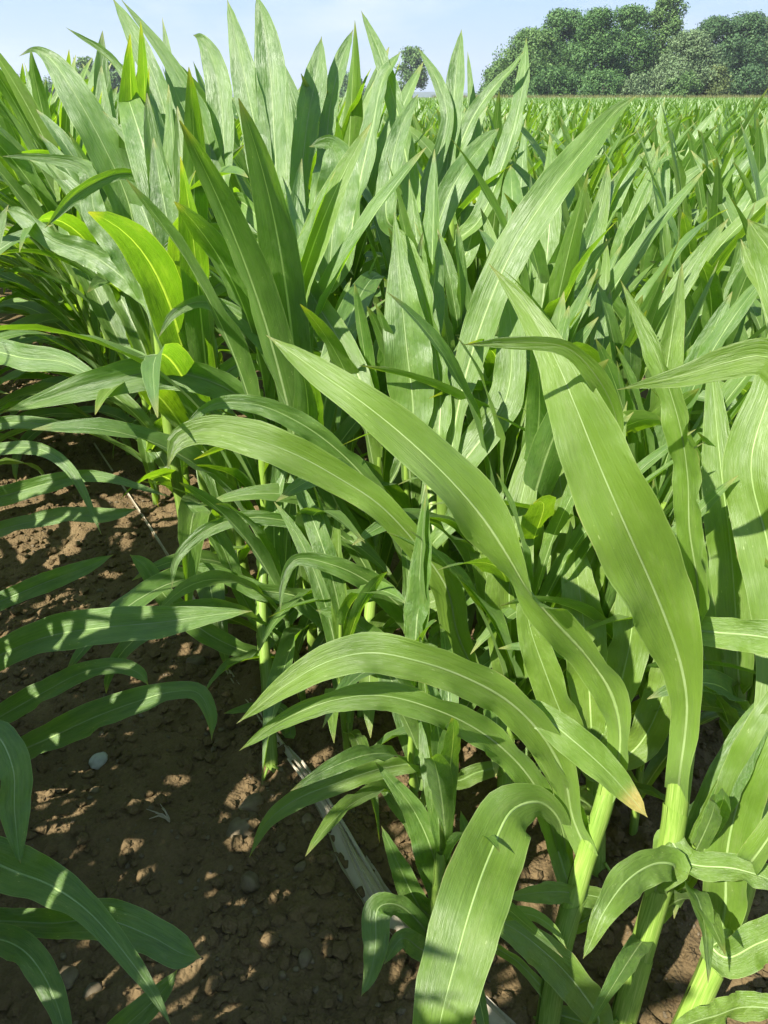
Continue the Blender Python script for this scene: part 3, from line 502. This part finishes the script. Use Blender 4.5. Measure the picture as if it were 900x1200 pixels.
# ------------------------------------------------------------------ the stand behind: variants of whole plants
def grow_leaf(rs, h0, az, a0, droop, L, W, n, cols, twist, dry=0.):
    u = np.linspace(0, 1, n); th = a0+droop*u**1.7; ds = L/(n-1)
    dirr = np.array([math.cos(az), math.sin(az), 0]); up = np.array([0, 0, 1.])
    curl = rs.uniform(-.5, .5)
    azs = az+curl*u*u; D = np.stack([np.cos(azs), np.sin(azs), 0*azs], 1)
    T = D*np.sin(th)[:, None]+up*np.cos(th)[:, None]
    C = np.cumsum(T*ds, 0)-T[0]*ds+np.array([0, 0, h0])
    Nn = -D*np.cos(th)[:, None]+up*np.sin(th)[:, None]; S = np.cross(T, Nn)
    r = twist*u**1.4+rs.uniform(.05, .35)*np.sin(u*rs.uniform(6, 12)+rs.uniform(0, 6))*u; c, s = np.cos(r)[:, None], np.sin(r)[:, None]
    S2 = S*c+Nn*s; N2 = Nn*c-S*s
    prof = np.interp(u, [0, .08, .25, .45, .65, .82, .93, 1], [.42, .62, .88, 1, .92, .62, .32, .02])
    return blade(C, S2, N2, W*prof, cols, rs.uniform(.3, .75), rs.uniform(.08, .24), rs.uniform(2, 4.5), rs, dry)
def make_variant(seed, H, n=16, cols=5, nleaf=9, erect=1.0, low=0, plane=False):
    rs = random.Random(seed); parts = []; az0 = 0 if plane else rs.uniform(0, 6.28)
    st = [(0, 0, -.02), (rs.uniform(-.02, .02), rs.uniform(-.02, .02), H*.35), (rs.uniform(-.03, .03), rs.uniform(-.03, .03), H*.66)]
    for k in range(low, nleaf):
        f = k/(nleaf-1); h0 = H*(.05+.61*f)
        az = az0+(k % 2)*math.pi+rs.uniform(-.5, .5)*(.5 if plane else 1)
        if f > .55: a0 = rs.uniform(.10, .30)*erect; droop = rs.uniform(.1, .75)
        elif f > .25: a0 = rs.uniform(.25, .5)*erect; droop = rs.uniform(.5, 1.7)
        else: a0 = rs.uniform(.45, .8); droop = rs.uniform(1.0, 1.8)
        if rs.random() < .15: droop += .8
        L = H*(.36+.30*math.sin(min(1, .15+f)*math.pi*.8))*rs.uniform(.85, 1.15)
        if f > .9: L *= .85
        W = rs.uniform(.031, .047)*(.65+.35*math.sin(min(1, f+.25)*math.pi*.75))
        parts.append(grow_leaf(rs, h0, az, a0, droop, L, W, n, cols, rs.uniform(-1.1, 1.1))+(rs.random(),))
    return st, parts
VAR = []
for k in range(12):
    H = 1.18; st, lv = make_variant(100+k, H, 18, 5, 12)
    stm = stalk_mesh([np.array(p) for p in st], .015, .008, sides=8)
    VAR.append((stm, [mesh_np('leaf', V, Q, M_LEAF, UV, {'rnd': np.full(len(V), rv), 'dry': D}) for V, Q, UV, D, rv in lv]))

ERECT = []
for k in range(5):
    st, lv = make_variant(700+k, 1.18, 18, 5, 12, .7, 0, True)
    ERECT.append((stalk_mesh([np.array(p) for p in st], .015, .008, sides=8), [mesh_np('leaf', V, Q, M_LEAF, UV, {'rnd': np.full(len(V), rv), 'dry': D}) for V, Q, UV, D, rv in lv]))
RD = np.array([-.5, .866]); PD = np.array([.866, .5])      # along the rows, across them
def wide_view(x, y, h, marg=60):
    for z in (0., h*.5, h):
        a, b, d = project((x, y, z))
        if a is not None and -marg*(1.3/d+.4) < a < 900+marg*(1.3/d+.4) and b < 1500 and b > -200: return True
    return False
near_xy = [tuple(p['obj'].location[:2]) for p in (P1, P2, P3, P4, P5, P6, P7, P8, P9, P10, P11, P12, L1, L2, L3, M1, M2, M3, M4, M5, M6)]
def height_at(x, y, perp):
    h = 1.19 if perp < 1.6 else 1.09
    if x > .12: h -= .05
    if x > .12 and y < 2.0: h -= .07
    if x < -.6: h += .02
    return h
spots = []
for row in range(-26, 72):
    perp = .50+.60*row
    if row == -1: perp = -.42
    if row < -1: perp = -.42+.72*(row+1)
    t = -6.0
    while t < 45:
        t += rng.uniform(.11, .17)
        p = PD*(perp+rng.normal(0, .03))+RD*t; x, y = p
        if y < .2 or math.hypot(x, y) > 40: continue
        spots.append((x, y, perp, row))
spots += [(*(PD*(-.22+rng.normal(0, .05))+RD*t), -.3, -1) for t in np.arange(2.5, 7.5, .22)]
def clear_of_heroes(x, y, perp, row):
    if any((x-a)**2+(y-b)**2 < .11**2 for a, b in near_xy): return False
    d = project((x, y, .6))[2]
    if d < 1.30 and x > -.9: return False                  # the foreground plants stand here
    if row == 0 and y < 1.12: return False
    if row == -1 and y < 1.9: return False
    return True
things = []; far_spots = []
for x, y, perp, row in spots:
    if not wide_view(x, y, 1.1, 190 if row < 0 else 60): continue
    if not clear_of_heroes(x, y, perp, row): continue
    if row <= -1 and y < .9: continue
    things.append((math.hypot(x, y), x, y, perp, row))
things.sort(); far_spots = things[282:]; things = things[:282]
RANGE = things[-1][0]
def lab(x, y, row, d):
    if row < 0: return ('maize plant in the dense green rows beyond the left soil strip', 'maize plants in the rows left of the bare soil')
    if row == 0: return ('maize plant standing in the front row along the bare soil strip, farther up', 'maize plants farther along the front row')
    if d < 2.6: return ('maize plant in the crowded stand right behind the foreground plants', 'maize plants crowded behind the foreground')
    if d < 4.2: return ('maize plant in the middle of the stand, erect pale leaves packed close', 'maize plants in the middle of the stand')
    return ('maize plant well back in the field, narrow leaf tips showing over its neighbours', 'maize plants well back in the field')
ORD = 'first second third fourth fifth sixth seventh eighth ninth tenth eleventh twelfth thirteenth fourteenth fifteenth sixteenth'.split()
crowd = sorted([q for q in things if q[4] > 0 and q[0] < 2.6], key=lambda q: project((q[1], q[2], .9))[0])
front = sorted([q for q in things if q[4] == 0], key=lambda q: q[0])[:12]
for i, q in enumerate(things):
    d, x, y, perp, row = q
    stm, lvs = VAR[int(rng.integers(len(VAR)))]
    e = bpy.data.objects.new('maize_plant', None); COL.objects.link(e)
    e.location = (x, y, float(ground_h(np.array(x), np.array(y)))*.5); s = height_at(x, y, perp)/1.18*rng.uniform(.9, 1.08)
    if y < 1.6 and row <= 1: s *= .78+.22*max(0, (y-1.1)/.5)
    e.scale = (s, s, s); e.rotation_euler = (rng.normal(0, .05), rng.normal(0, .05), rng.uniform(0, 6.28))
    l, g = lab(x, y, row, d)
    if q in crowd[:16]: l = ORD[crowd.index(q)]+' plant from the left in the stand crowded right behind the foreground plants'
    if q in front: l = ORD[front.index(q)]+' maize plant up the front row beyond the slim plant with the hooked leaf'
    tag(e, l, 'maize plant', g)
    a = link('stalk', stm, e)
    for k, m in enumerate(lvs):
        if d > 3.2 and k < 4 and row > 0: continue
        link('leaf', m, e)
# the left row runs on past the frame edge: its nearest plants shade the soil
edge = [(-.50, t) for t in np.arange(-.85, 2.0, .12)]+[(-1.22, t) for t in np.arange(-.9, 1.9, .14)]
for k, (pp, t) in enumerate(edge):
    x, y = PD*(pp+rng.normal(0, .02))+RD*(t+rng.normal(0, .02))
    if any((x-a)**2+(y-b)**2 < .07**2 for a, b in near_xy): continue
    stm, lvs = ERECT[k % len(ERECT)]; s = rng.uniform(.94, 1.07)
    e = bpy.data.objects.new('maize_plant', None); COL.objects.link(e); e.location = (x, y, 0); e.scale = (s, s, s); e.rotation_euler = (0, 0, math.atan2(RD[1], RD[0])+rng.normal(0, .12))
    tag(e, 'erect maize plant of the left row, its leaf tips reaching in at the edge', 'maize plant', 'maize plants of the left row along the frame edge')
    link('stalk', stm, e)
    for m in lvs: link('leaf', m, e)

# short shaded plants that close the foot of the stand
low = [(.50+rng.normal(0, .03), t) for t in np.arange(.62, 1.5, .2)]+[(.78+rng.normal(0, .04), t) for t in np.arange(.02, 1.5, .13)]+[(1.02+rng.normal(0, .05), t) for t in np.arange(.2, 1.6, .14)]
for k, (pp, t) in enumerate(low):
    x, y = PD*pp+RD*(t+rng.normal(0, .02))
    if any((x-a)**2+(y-b)**2 < .06**2 for a, b in near_xy): continue
    if not wide_view(x, y, .5, 30) or y < .6: continue
    stm, lvs = VAR[k % len(VAR)]; s = rng.uniform(.45, .60)
    dd = project((x, y, .5))[2]
    if pp > .65: stm, lvs = ERECT[k % len(ERECT)]; s = .44+.9*min(.36, max(0, dd-1.05))
    e = bpy.data.objects.new('maize_plant', None); COL.objects.link(e); e.location = (x, y, 0); e.scale = (s, s, s); e.rotation_euler = (rng.normal(0, .06), rng.normal(0, .06), rng.uniform(0, 6.28))
    tag(e, 'short maize plant in the shade under the broad foreground leaves', 'maize plant', 'short shaded maize plants at the foot of the stand')
    link('stalk', stm, e)
    for m in lvs[1:]: link('leaf', m, e)

# ---- the rest of the field: joined, too many to count
def join_plants(name, protos, P, label):
    Vs, Qs, Us, Rs, Ds = [], [], [], [], []; off = 0
    pick = rng.integers(len(protos), size=len(P))
    for k, (V, Q, UV, Rn, D) in enumerate(protos):
        sel = P[pick == k]; m = len(sel)
        if not m: continue
        a = rng.uniform(0, 6.28, m); c, s = np.cos(a)[:, None], np.sin(a)[:, None]; sc = sel[:, 3][:, None]
        tx, ty = rng.normal(0, .06, (m, 1)), rng.normal(0, .06, (m, 1))
        X = (V[:, 0]*c-V[:, 1]*s+V[:, 2]*tx)*sc+sel[:, 0][:, None]; Y = (V[:, 0]*s+V[:, 1]*c+V[:, 2]*ty)*sc+sel[:, 1][:, None]; Z = V[:, 2]*sc+sel[:, 2][:, None]
        Vs.append(np.stack([X, Y, Z], -1).reshape(-1, 3)); n = len(V)
        Qs.append((Q[None]+(np.arange(m)*n)[:, None, None]).reshape(-1, 4)+off); off += m*n
        Us.append(np.tile(UV, (m, 1))); Rs.append(((Rn[None]+rng.random((m, 1))) % 1).ravel()); Ds.append(np.tile(D, m))
    me = mesh_np(name, np.vstack(Vs), np.vstack(Qs), M_LEAF, np.vstack(Us), {'rnd': np.concatenate(Rs), 'dry': np.concatenate(Ds)})
    return tag(link(name, me), label, 'maize crop', kind='stuff')
def proto(seed, n, cols, nleaf, low):
    st, lv = make_variant(seed, 1.18, n, cols, nleaf, 1.0, low); off = 0; o = [[], [], [], [], []]
    for V, Q, UV, D, rv in lv:
        o[0].append(V); o[1].append(Q+off); o[2].append(UV); o[3].append(np.full(len(V), rv)); o[4].append(D*0); off += len(V)
    return [np.concatenate(a) for a in o]
def far_h(x, y): return 1.03 if x > 0 else 1.08
mid = np.array([(x, y, 0, far_h(x, y)/1.18*rng.uniform(.9, 1.08)) for d, x, y, perp, row in far_spots if d < 17])
join_plants('maize_crop', [proto(300+k, 9, 3, 9, 3) for k in range(8)], mid, 'dense stand of maize stretching back behind the nearer plants')
far2 = [(x, y, 0, far_h(x, y)/1.18*rng.uniform(.9, 1.08)) for d, x, y, perp, row in far_spots if d >= 17]
def ring(d0, d1, dens):
    ar = .5*(d1*d1-d0*d0)*1.05; m = int(ar*dens); r = np.sqrt(rng.uniform(d0*d0, d1*d1, m)); a = rng.uniform(-.53, .53, m)
    return [(q*math.sin(b), q*math.cos(b), 0, rng.uniform(.8, .95)) for q, b in zip(r, a)]
far2 += ring(38, 75, 2.6)
join_plants('maize_crop', [proto(400+k, 5, 3, 8, 4) for k in range(6)], np.array(far2), 'far part of the maize field, a band of narrow leaf tips')
far3 = [(x, y, z, s*1.02) for x, y, z, s in ring(75, 152, 1.6)]
join_plants('maize_crop', [proto(500+k, 4, 2, 7, 4) for k in range(6)], np.array(far3), 'farthest strip of maize in front of the wood and hedge')
# closed canopy under the tips, where rows merge
M_CAN = foliage_material('maize_canopy', (.030, .075, .015), (.055, .12, .025), (.09, .17, .04), 1.5)
cr = np.concatenate([np.arange(16, 60, .35), np.arange(60, 156, 1.0)]); ca = np.linspace(-.62, .62, 260)
CR, CA = np.meshgrid(cr, ca, indexing='ij'); X = CR*np.sin(CA); Y = CR*np.cos(CA)
Z = .55+.30*vnoise(X, Y, 2.2, 5)+.12*vnoise(X, Y, 6, 6)
n1, n2 = X.shape; idx = np.arange(n1*n2).reshape(n1, n2); Q = np.stack([idx[:-1, :-1], idx[1:, :-1], idx[1:, 1:], idx[:-1, 1:]], -1).reshape(-1, 4)
tag(link('crop_canopy', mesh_np('crop_canopy', np.stack([X, Y, Z], -1).reshape(-1, 3), Q, M_CAN, attrs={'rnd': vnoise(X, Y, 3, 9).ravel()})), 'leafy mass of the maize crop below the leaf tips', 'maize crop', kind='stuff')

# ------------------------------------------------------------------ stones, crumbs, litter
import bmesh
def rock_mesh(name, r, mat, seed, flat=.6, sub=2):
    bm = bmesh.new(); bmesh.ops.create_icosphere(bm, subdivisions=sub, radius=1)
    o = Vector((seed*3.1, seed*1.7, 0)); rs = random.Random(seed); ex = (rs.uniform(.8, 1.3), rs.uniform(.7, 1.0), flat)
    for v in bm.verts:
        q = 1+.34*noise.noise(v.co*1.2+o)+.16*noise.noise(v.co*2.6+o)+.07*noise.noise(v.co*6+o)
        v.co = Vector((v.co.x*ex[0], v.co.y*ex[1], v.co.z*ex[2]))*q*r
    me = bpy.data.meshes.new(name); bm.to_mesh(me); bm.free(); me.materials.append(mat)
    for p in me.polygons: p.use_smooth = True
    return me
def stone(px, py, wpx, label, mat=M_STONE, flat=.55, rot=None, group=None, sub=3):
    p = at_h(px, py, .012); r = wpx*.5*(CAMH/coef(py))/F
    o = link('stone', rock_mesh('stone', r, mat, px*3+py, flat, sub), None, p)
    o.location.z = float(ground_h(np.array(p.x), np.array(p.y)))+r*flat*.12; o.rotation_euler = (random.uniform(-.25, .25), random.uniform(-.25, .25), random.uniform(0, 6) if rot is None else rot)
    tag(o, label, 'stone', group or 'stones lying on the soil')
stone(114, 886, 25, 'whitish pebble on the shaded soil at left, under the long leaves', M_PALE, .6, .6)
stone(284, 966, 42, 'flat brown stone half sunk in soil, the larger of two touching stones', M_STONE, .45, -.5)
stone(295, 941, 24, 'round brown stone resting against the flat larger stone', M_STONE, .8)
stone(292, 1031, 26, 'upright oblong stone with one lit edge in the middle of the soil', M_STONE, 1.1, 1.2)
stone(357, 1117, 19, 'small oval stone near the bottom of the soil strip, left of the drooping leaf', M_STONE, 1.0, 1.4)
stone(75, 1137, 24, 'dull grey stone at bottom left beneath the broad drooping leaves', M_STONE, .5)
stone(105, 1152, 20, 'greyish stone just right of the dull one at bottom left', M_STONE, .5)
stone(230, 772, 22, 'rounded dark clod on the shaded soil below the long pale leaf', M_STONE, .8)
stone(388, 1000, 17, 'small stone beside the dried stalk, right half of the soil strip', M_STONE, .7)
stone(361, 957, 18, 'small brown stone touching the left side of the dried stalk', M_STONE, .8, 1.3)
stone(328, 988, 14, 'small stone between the two touching stones and the dried stalk', M_STONE, .7)
stone(352, 1010, 14, 'sunlit knobbly clod halfway between centre stone and dried stalk', M_STONE, .8)
k = 0
while k < 34:
    px, py = random.uniform(20, 440), random.uniform(640, 1195)
    if px > 330+(py-880)*.75 or px > 380 and py < 900: continue
    stone(int(px), int(py), random.choice((7, 8, 9, 10, 12)), 'small brown pebble scattered on the bare soil between the rows', M_STONE, random.uniform(.5, .9), None, 'small pebbles scattered on the soil', 2); k += 1
# crumbs of soil: nobody could count them
def crumbs(name, n, label, r0, r1, mat, seed):
    rs = np.random.default_rng(seed); protos = []
    for k in range(6):
        bm = bmesh.new(); bmesh.ops.create_icosphere(bm, subdivisions=1, radius=1); V = []
        for v in bm.verts:
            q = 1+.55*noise.noise(v.co*1.4+Vector((k*5.1+seed, 0, 0))); V.append((v.co.x*q, v.co.y*q*.85, v.co.z*q*.7))
        protos.append((np.array(V), np.array([[v.index for v in f.verts] for f in bm.faces]))); bm.free()
    t = rs.uniform(-.6, 4.2, n); pp = rs.normal(.02, .32, n); X = PD[0]*pp+RD[0]*t; Y = PD[1]*pp+RD[1]*t+.1
    m_ = n//3; X[:m_] = rs.uniform(-.3, 1.1, m_); Y[:m_] = rs.uniform(.45, 1.7, m_)
    keep = Y > .25; X, Y = X[keep], Y[keep]; n = len(X)
    Z = ground_h(X, Y); r = r0*(r1/r0)**(rs.random(n)**2.2); a = rs.uniform(0, 6.28, n); pk = rs.integers(6, size=n); Vs, Qs, off = [], [], 0
    for k, (V, T) in enumerate(protos):
        s = pk == k; m = s.sum(); c, sn, rr = np.cos(a[s])[:, None], np.sin(a[s])[:, None], r[s][:, None]
        VX = (V[:, 0]*c-V[:, 1]*sn)*rr+X[s][:, None]; VY = (V[:, 0]*sn+V[:, 1]*c)*rr+Y[s][:, None]; VZ = V[:, 2]*rr+Z[s][:, None]+rr*.25
        Vs.append(np.stack([VX, VY, VZ], -1).reshape(-1, 3)); Qs.append((T[None]+(np.arange(m)*len(V))[:, None, None]).reshape(-1, 3)+off); off += m*len(V)
    tag(link(name, mesh_np(name, np.vstack(Vs), np.vstack(Qs), mat, smooth=False)), label, 'soil', kind='stuff')
crumbs('soil_crumbs', 20000, 'loose crumbs and clods of brown soil between the rows', .0016, .019, M_SOIL, 3)
crumbs('gravel', 2600, 'small gravel mixed in the soil', .002, .008, M_STONE, 4)

# dried stalk: a flattened, frayed straw-coloured strip along the foot of the row
def strip(name, pts, width, seed, parent, O, lift=.012, cols=9, crinkle=.35, n=90):
    P = []
    for px, py, w_ in pts:
        p = at_h(px, py, .012); P.append((p.x, p.y, float(ground_h(np.array(p.x), np.array(p.y)))+lift, w_*.5*(CAMH/coef(py))/F))
    G = crom(np.array(P), n); C = G[:, :3]; W = G[:, 3]; T = unit(np.gradient(C, axis=0)); S = unit(np.cross(T, np.array([0, 0, 1.]))); U = np.cross(S, T); v = np.linspace(-1, 1, cols)
    rs = np.random.default_rng(seed); prof = rs.normal(0, crinkle, cols); V = []
    for j, x in enumerate(v):
        k = prof[j]*(.6+.6*vnoise(np.linspace(0, 9, n), np.full(n, j*1.7), 1, seed))+(1-x*x)*.25
        V.append(C+S*(x*W*(1+.15*(vnoise(np.linspace(0, 20, n), np.full(n, j*.4), 1, seed+2)-.5)))[:, None]+U*(k*W)[:, None])
    V = np.stack(V, 1).reshape(-1, 3); I = np.arange(n*cols).reshape(n, cols); Q = np.stack([I[:-1, :-1], I[:-1, 1:], I[1:, 1:], I[1:, :-1]], -1).reshape(-1, 4)
    me = mesh_np(name, V-O, Q, M_STRAW, smooth=False)
    return link(name, me, parent)
e = bpy.data.objects.new('dried_stalk', None); COL.objects.link(e); e.location = at_h(400, 970, 0); e.location.z = 0; O = np.array(e.location)
tag(e, 'long flattened straw coloured dry stalk lying along the foot of the front row', 'dried stalk')
strip('husk', [(334, 878, 9), (360, 915, 18), (388, 955, 24), (412, 1000, 33), (440, 1045, 38), (480, 1095, 33), (530, 1145, 26), (600, 1215, 24)], 0, 5, e, O)
strip('husk', [(108, 515, 2), (180, 622, 3), (225, 700, 4), (268, 783, 6), (300, 832, 7), (336, 884, 11)], 0, 6, e, O, .004, 5)
for k in range(7):
    dx = random.uniform(-12, 12)
    strip('fibre', [(345+dx, 900, 2), (392+dx*.5, 960, 3), (420+dx, 1010, 3), (446+dx*1.4, 1062, 2)], 0, 20+k, e, O, .018+k*.0015, 3)
def litter(px, py, n, spread, label, seed):
    rs = random.Random(seed); e = bpy.data.objects.new('straw_tuft', None); COL.objects.link(e); p = at_h(px, py, 0); e.location = p; e.location.z = 0; tag(e, label, 'straw')
    for k in range(n):
        a = rs.uniform(-.5, .9)+2.4; L = spread*rs.uniform(.5, 1); c, s = math.cos(a), math.sin(a); h = .012+rs.uniform(0, .01)
        V, Q = tube([(0, 0, h), (c*L*.5, s*L*.5, h+.01), (c*L, s*L, h+rs.uniform(-.004, .015))], [.0022, .002, .0008], 5, .5)
        link('straw', mesh_np('straw', V, Q, M_STRAW), e)
litter(200, 968, 7, .055, 'small tuft of dry straws on the shaded soil left of the two stones', 3)
litter(345, 795, 4, .05, 'few dry straws by the foot of the small shaded plant', 4)

# ------------------------------------------------------------------ wood, hedge, hills
def leaf_cloud(centres, radii, per, size, seed, squash=.8):
    rs = np.random.default_rng(seed); V = []; Rn = []
    for c, r in zip(centres, radii):
        m = int(per*r*r); d = unit(rs.normal(size=(m, 3))); rr = r*(.55+.62*rs.random((m, 1))**1.0)*(1+.25*np.sin(d[:, :1]*5+d[:, 1:2]*7+c[0])); p = c+d*rr*np.array([1, 1, squash])
        t = unit(np.cross(d+rs.normal(0, .5, (m, 3)), rs.normal(size=(m, 3)))); b = unit(np.cross(t, d+rs.normal(0, .6, (m, 3)))); s = size*rs.uniform(.5, 1.3, (m, 1))
        V.append(np.stack([p-t*s, p+b*s*.6, p+t*s, p-b*s*.6], 1).reshape(-1, 3)); Rn.append(np.repeat(rs.random(m), 4))
    V = np.vstack(V); return V, np.arange(len(V)).reshape(-1, 4), np.concatenate(Rn)
FOL = [foliage_material('foliage_dark', (.040, .100, .026), (.070, .150, .038), (.105, .200, .052)),
       foliage_material('foliage_mid', (.052, .115, .030), (.090, .170, .044), (.135, .225, .062)),
       foliage_material('foliage_grey', (.085, .140, .060), (.125, .190, .080), (.170, .240, .110)),
       foliage_material('foliage_blue', (.035, .085, .030), (.060, .125, .044), (.090, .165, .060)),
       foliage_material('foliage_yellow', (.075, .11, .030), (.11, .15, .045), (.15, .19, .06))]
def tree(name, px, top, wpx, dist, fol, label, seed, base_y=117, nlobe=30, low=.12, group=None, cat='tree', asp=None):
    rs = random.Random(seed); k = dist/994.0; x = (px-450)*k*1.0; Ht = (base_y-top)*k+ (CAMH - 0); rad = wpx*.5*k; y = dist
    e = bpy.data.objects.new(name, None); COL.objects.link(e); e.location = (x, y, 0); tag(e, label, cat, group)
    cs, rr = [], []
    for i in range(nlobe):
        f = rs.random()**.85; h = Ht*(low+(1-low)*f); ww = math.sin(min(1, max(.08, 1.12-f))*math.pi*.5)**.7
        a = rs.uniform(0, 6.28); q = rad*ww*rs.uniform(.35, .86); r = rad*rs.uniform(.16, .40)*(.6+.4*ww)
        cs.append(np.array([math.cos(a)*q, math.sin(a)*q*.8, min(h, Ht-r*1.08)])); rr.append(r)
    cs.append(np.array([0, 0, Ht*.5])); rr.append(rad*.62)
    V, Q, Rn = leaf_cloud(cs, rr, 190 if dist < 200 else 90, .19*dist/150, seed)
    link('crown', mesh_np('crown', V, Q, FOL[fol], attrs={'rnd': Rn}, smooth=False), e)
    Vt, Qt = tube([(0, 0, -.2), (rs.uniform(-.3, .3), 0, Ht*.3), (rs.uniform(-.6, .6), .2, Ht*.6), (rs.uniform(-.8, .8), 0, Ht*.85)], [Ht*.028, Ht*.022, Ht*.014, Ht*.004], 8)
    tr = link('trunk', mesh_np('trunk', Vt, Qt, M_BARK), e)
    for i in range(5):
        c = cs[rs.randrange(nlobe)]; z0 = Ht*rs.uniform(.2, .5); Vb, Qb = tube([(0, 0, z0), tuple(c*.55+np.array([0, 0, z0*.4])), tuple(c)], [Ht*.012, Ht*.008, Ht*.002], 6)
        link('limb', mesh_np('limb', Vb, Qb, M_BARK), e)
W = 'trees of the wood on the horizon at right'
T = [(588, 78, 60, 158, 1, 'low rounded tree ending the wood on its left side'),
     (618, 48, 80, 152, 1, 'rounded green tree, second from the left end of the wood'),
     (652, 30, 72, 160, 0, 'tree with domed crown in the left half of the wood'),
     (690, 29, 74, 150, 0, 'broad dark tree in the left half of the wood, right of the domed one'),
     (728, 27, 74, 156, 0, 'dark tree just left of the tallest tree of the wood'),
     (766, 12, 60, 160, 1, 'tallest tree of the wood, its crown rising above all others'),
     (798, 50, 84, 146, 2, 'greyish green willowy tree in front of the tallest one'),
     (826, 37, 72, 158, 3, 'dark bluish tree right of the greyish willowy one'),
     (860, 33, 70, 160, 3, 'dark bluish tree with ragged top near the right edge'),
     (892, 35, 72, 162, 2, 'brownish green tree at the right edge of the photograph'),
     (925, 42, 70, 158, 1, 'tree just past the right edge, continuing the wood')]
for i, (px, top, wp, di, fo, la) in enumerate(T): tree('tree', px, top, wp, di, fo, la, 40+i, nlobe=84, low=.0, group=W)
for i, (px, top, wp, di, fo, la) in enumerate([(640, 84, 60, 146, 0, 'low dark bush at the foot of the wood, left part'), (705, 88, 60, 145, 0, 'low dark bush at the foot of the wood, middle part'), (745, 92, 50, 144, 2, 'grey green bush at the foot of the wood below the tallest tree'),
        (838, 84, 46, 143, 4, 'yellowish green bush at the foot of the wood, right part'), (875, 82, 50, 146, 3, 'bluish bush at the foot of the wood near the right edge'), (800, 90, 50, 142, 1, 'low green bush below the greyish willowy tree')]):
    tree('bush', px, top, wp, di, fo, la, 80+i, nlobe=22, low=.02, group='bushes at the foot of the wood', cat='bush')
tree('tree', 482, 66, 46, 260, 1, 'small round tree on the horizon near the centre, apart from the wood', 61, low=.1)
tree('tree', 105, 76, 46, 230, 1, 'rounded tree on the horizon at upper left behind the maize tips', 62, low=.05)
tree('tree', 135, 80, 50, 240, 0, 'darker tree right beside the rounded one at upper left', 63, low=.05)
tree('tree', 405, 92, 50, 330, 0, 'low dark tree on the horizon half hidden by maize tips left of centre', 64, low=.05)
tree('tree', 60, 102, 50, 300, 0, 'low dark tree on the horizon at far left below the blue hills', 65, low=.02)
tree('tree', 15, 100, 60, 310, 3, 'low tree at the far left edge below the blue hills', 66, low=.02)
# grass bank at the foot of the wood
M_BANK = foliage_material('bank_grass', (.12, .13, .04), (.17, .18, .06), (.22, .22, .08), .8)
rs = np.random.default_rng(5); m = 26000; X = rs.uniform(8, 95, m); Y = rs.uniform(138, 142, m); t = rs.uniform(0, 6.28, m); h = rs.uniform(.6, 1.7, m)
dx, dy = np.cos(t)*.12, np.sin(t)*.12; lx = rs.normal(0, .2, m)
V = np.stack([np.stack([X-dx, Y-dy, 0*X], -1), np.stack([X+dx, Y+dy, 0*X], -1), np.stack([X+lx, Y, h], -1)], 1).reshape(-1, 3)
tag(link('bank_grass', mesh_np('bank_grass', V, np.arange(len(V)).reshape(-1, 3), M_BANK, attrs={'rnd': np.repeat(rs.random(m), 3)}, smooth=False)), 'strip of tall yellowish grass at the foot of the wood', 'grass', kind='stuff')
# hills
def hills(name, dist, prof, seed, fol):
    a = np.linspace(-1.2, 1.2, 300); px = 450+np.tan(a)*994; h = np.interp(px, [p[0] for p in prof], [p[1] for p in prof])
    h = h*dist/994+dist*.004*(vnoise(px, px*0, .03, seed)-.5); rows_ = []
    for f, g in ((0, 0), (.12, .45), (.3, .8), (.5, 1), (1, .9)):
        r = dist*(1+f*.5); rows_.append(np.stack([r*np.tan(a), np.full_like(a, r), h*g*(1+f*.5)-1], -1))
    V = np.stack(rows_, 0); k = V.shape[1]; I = np.arange(5*k).reshape(5, k); Q = np.stack([I[:-1, :-1], I[:-1, 1:], I[1:, 1:], I[1:, :-1]], -1).reshape(-1, 4)
    tag(link(name, mesh_np(name, V.reshape(-1, 3), Q, fol, attrs={'rnd': rng.random(5*k)})), kind='structure')
hills('hills', 2400, [(-2000, 30), (-300, 26), (0, 26), (30, 22), (60, 14), (200, 7), (450, 5), (3000, 7)], 4, foliage_material('hill_woods', (.03, .06, .02), (.05, .09, .03), (.08, .13, .05), .02))

# ------------------------------------------------------------------ thin summer haze
bm = bmesh.new(); bmesh.ops.create_cube(bm, size=1)
for v in bm.verts: v.co = Vector((v.co.x*9400, v.co.y*9400, v.co.z*162+79))
hm = bpy.data.meshes.new('haze'); bm.to_mesh(hm); bm.free()
m = bpy.data.materials.new('haze'); m.use_nodes = True; t = m.node_tree; t.nodes.clear(); o_ = N(t, 'ShaderNodeOutputMaterial')
pv = N(t, 'ShaderNodeVolumePrincipled'); pv.inputs['Color'].default_value = (.86, .92, 1, 1); pv.inputs['Density'].default_value = .00030; pv.inputs['Anisotropy'].default_value = .2
t.links.new(pv.outputs[0], o_.inputs['Volume']); hm.materials.append(m)
tag(link('haze', hm), 'faint bluish haze that softens the far wood and hills', 'haze', kind='stuff')
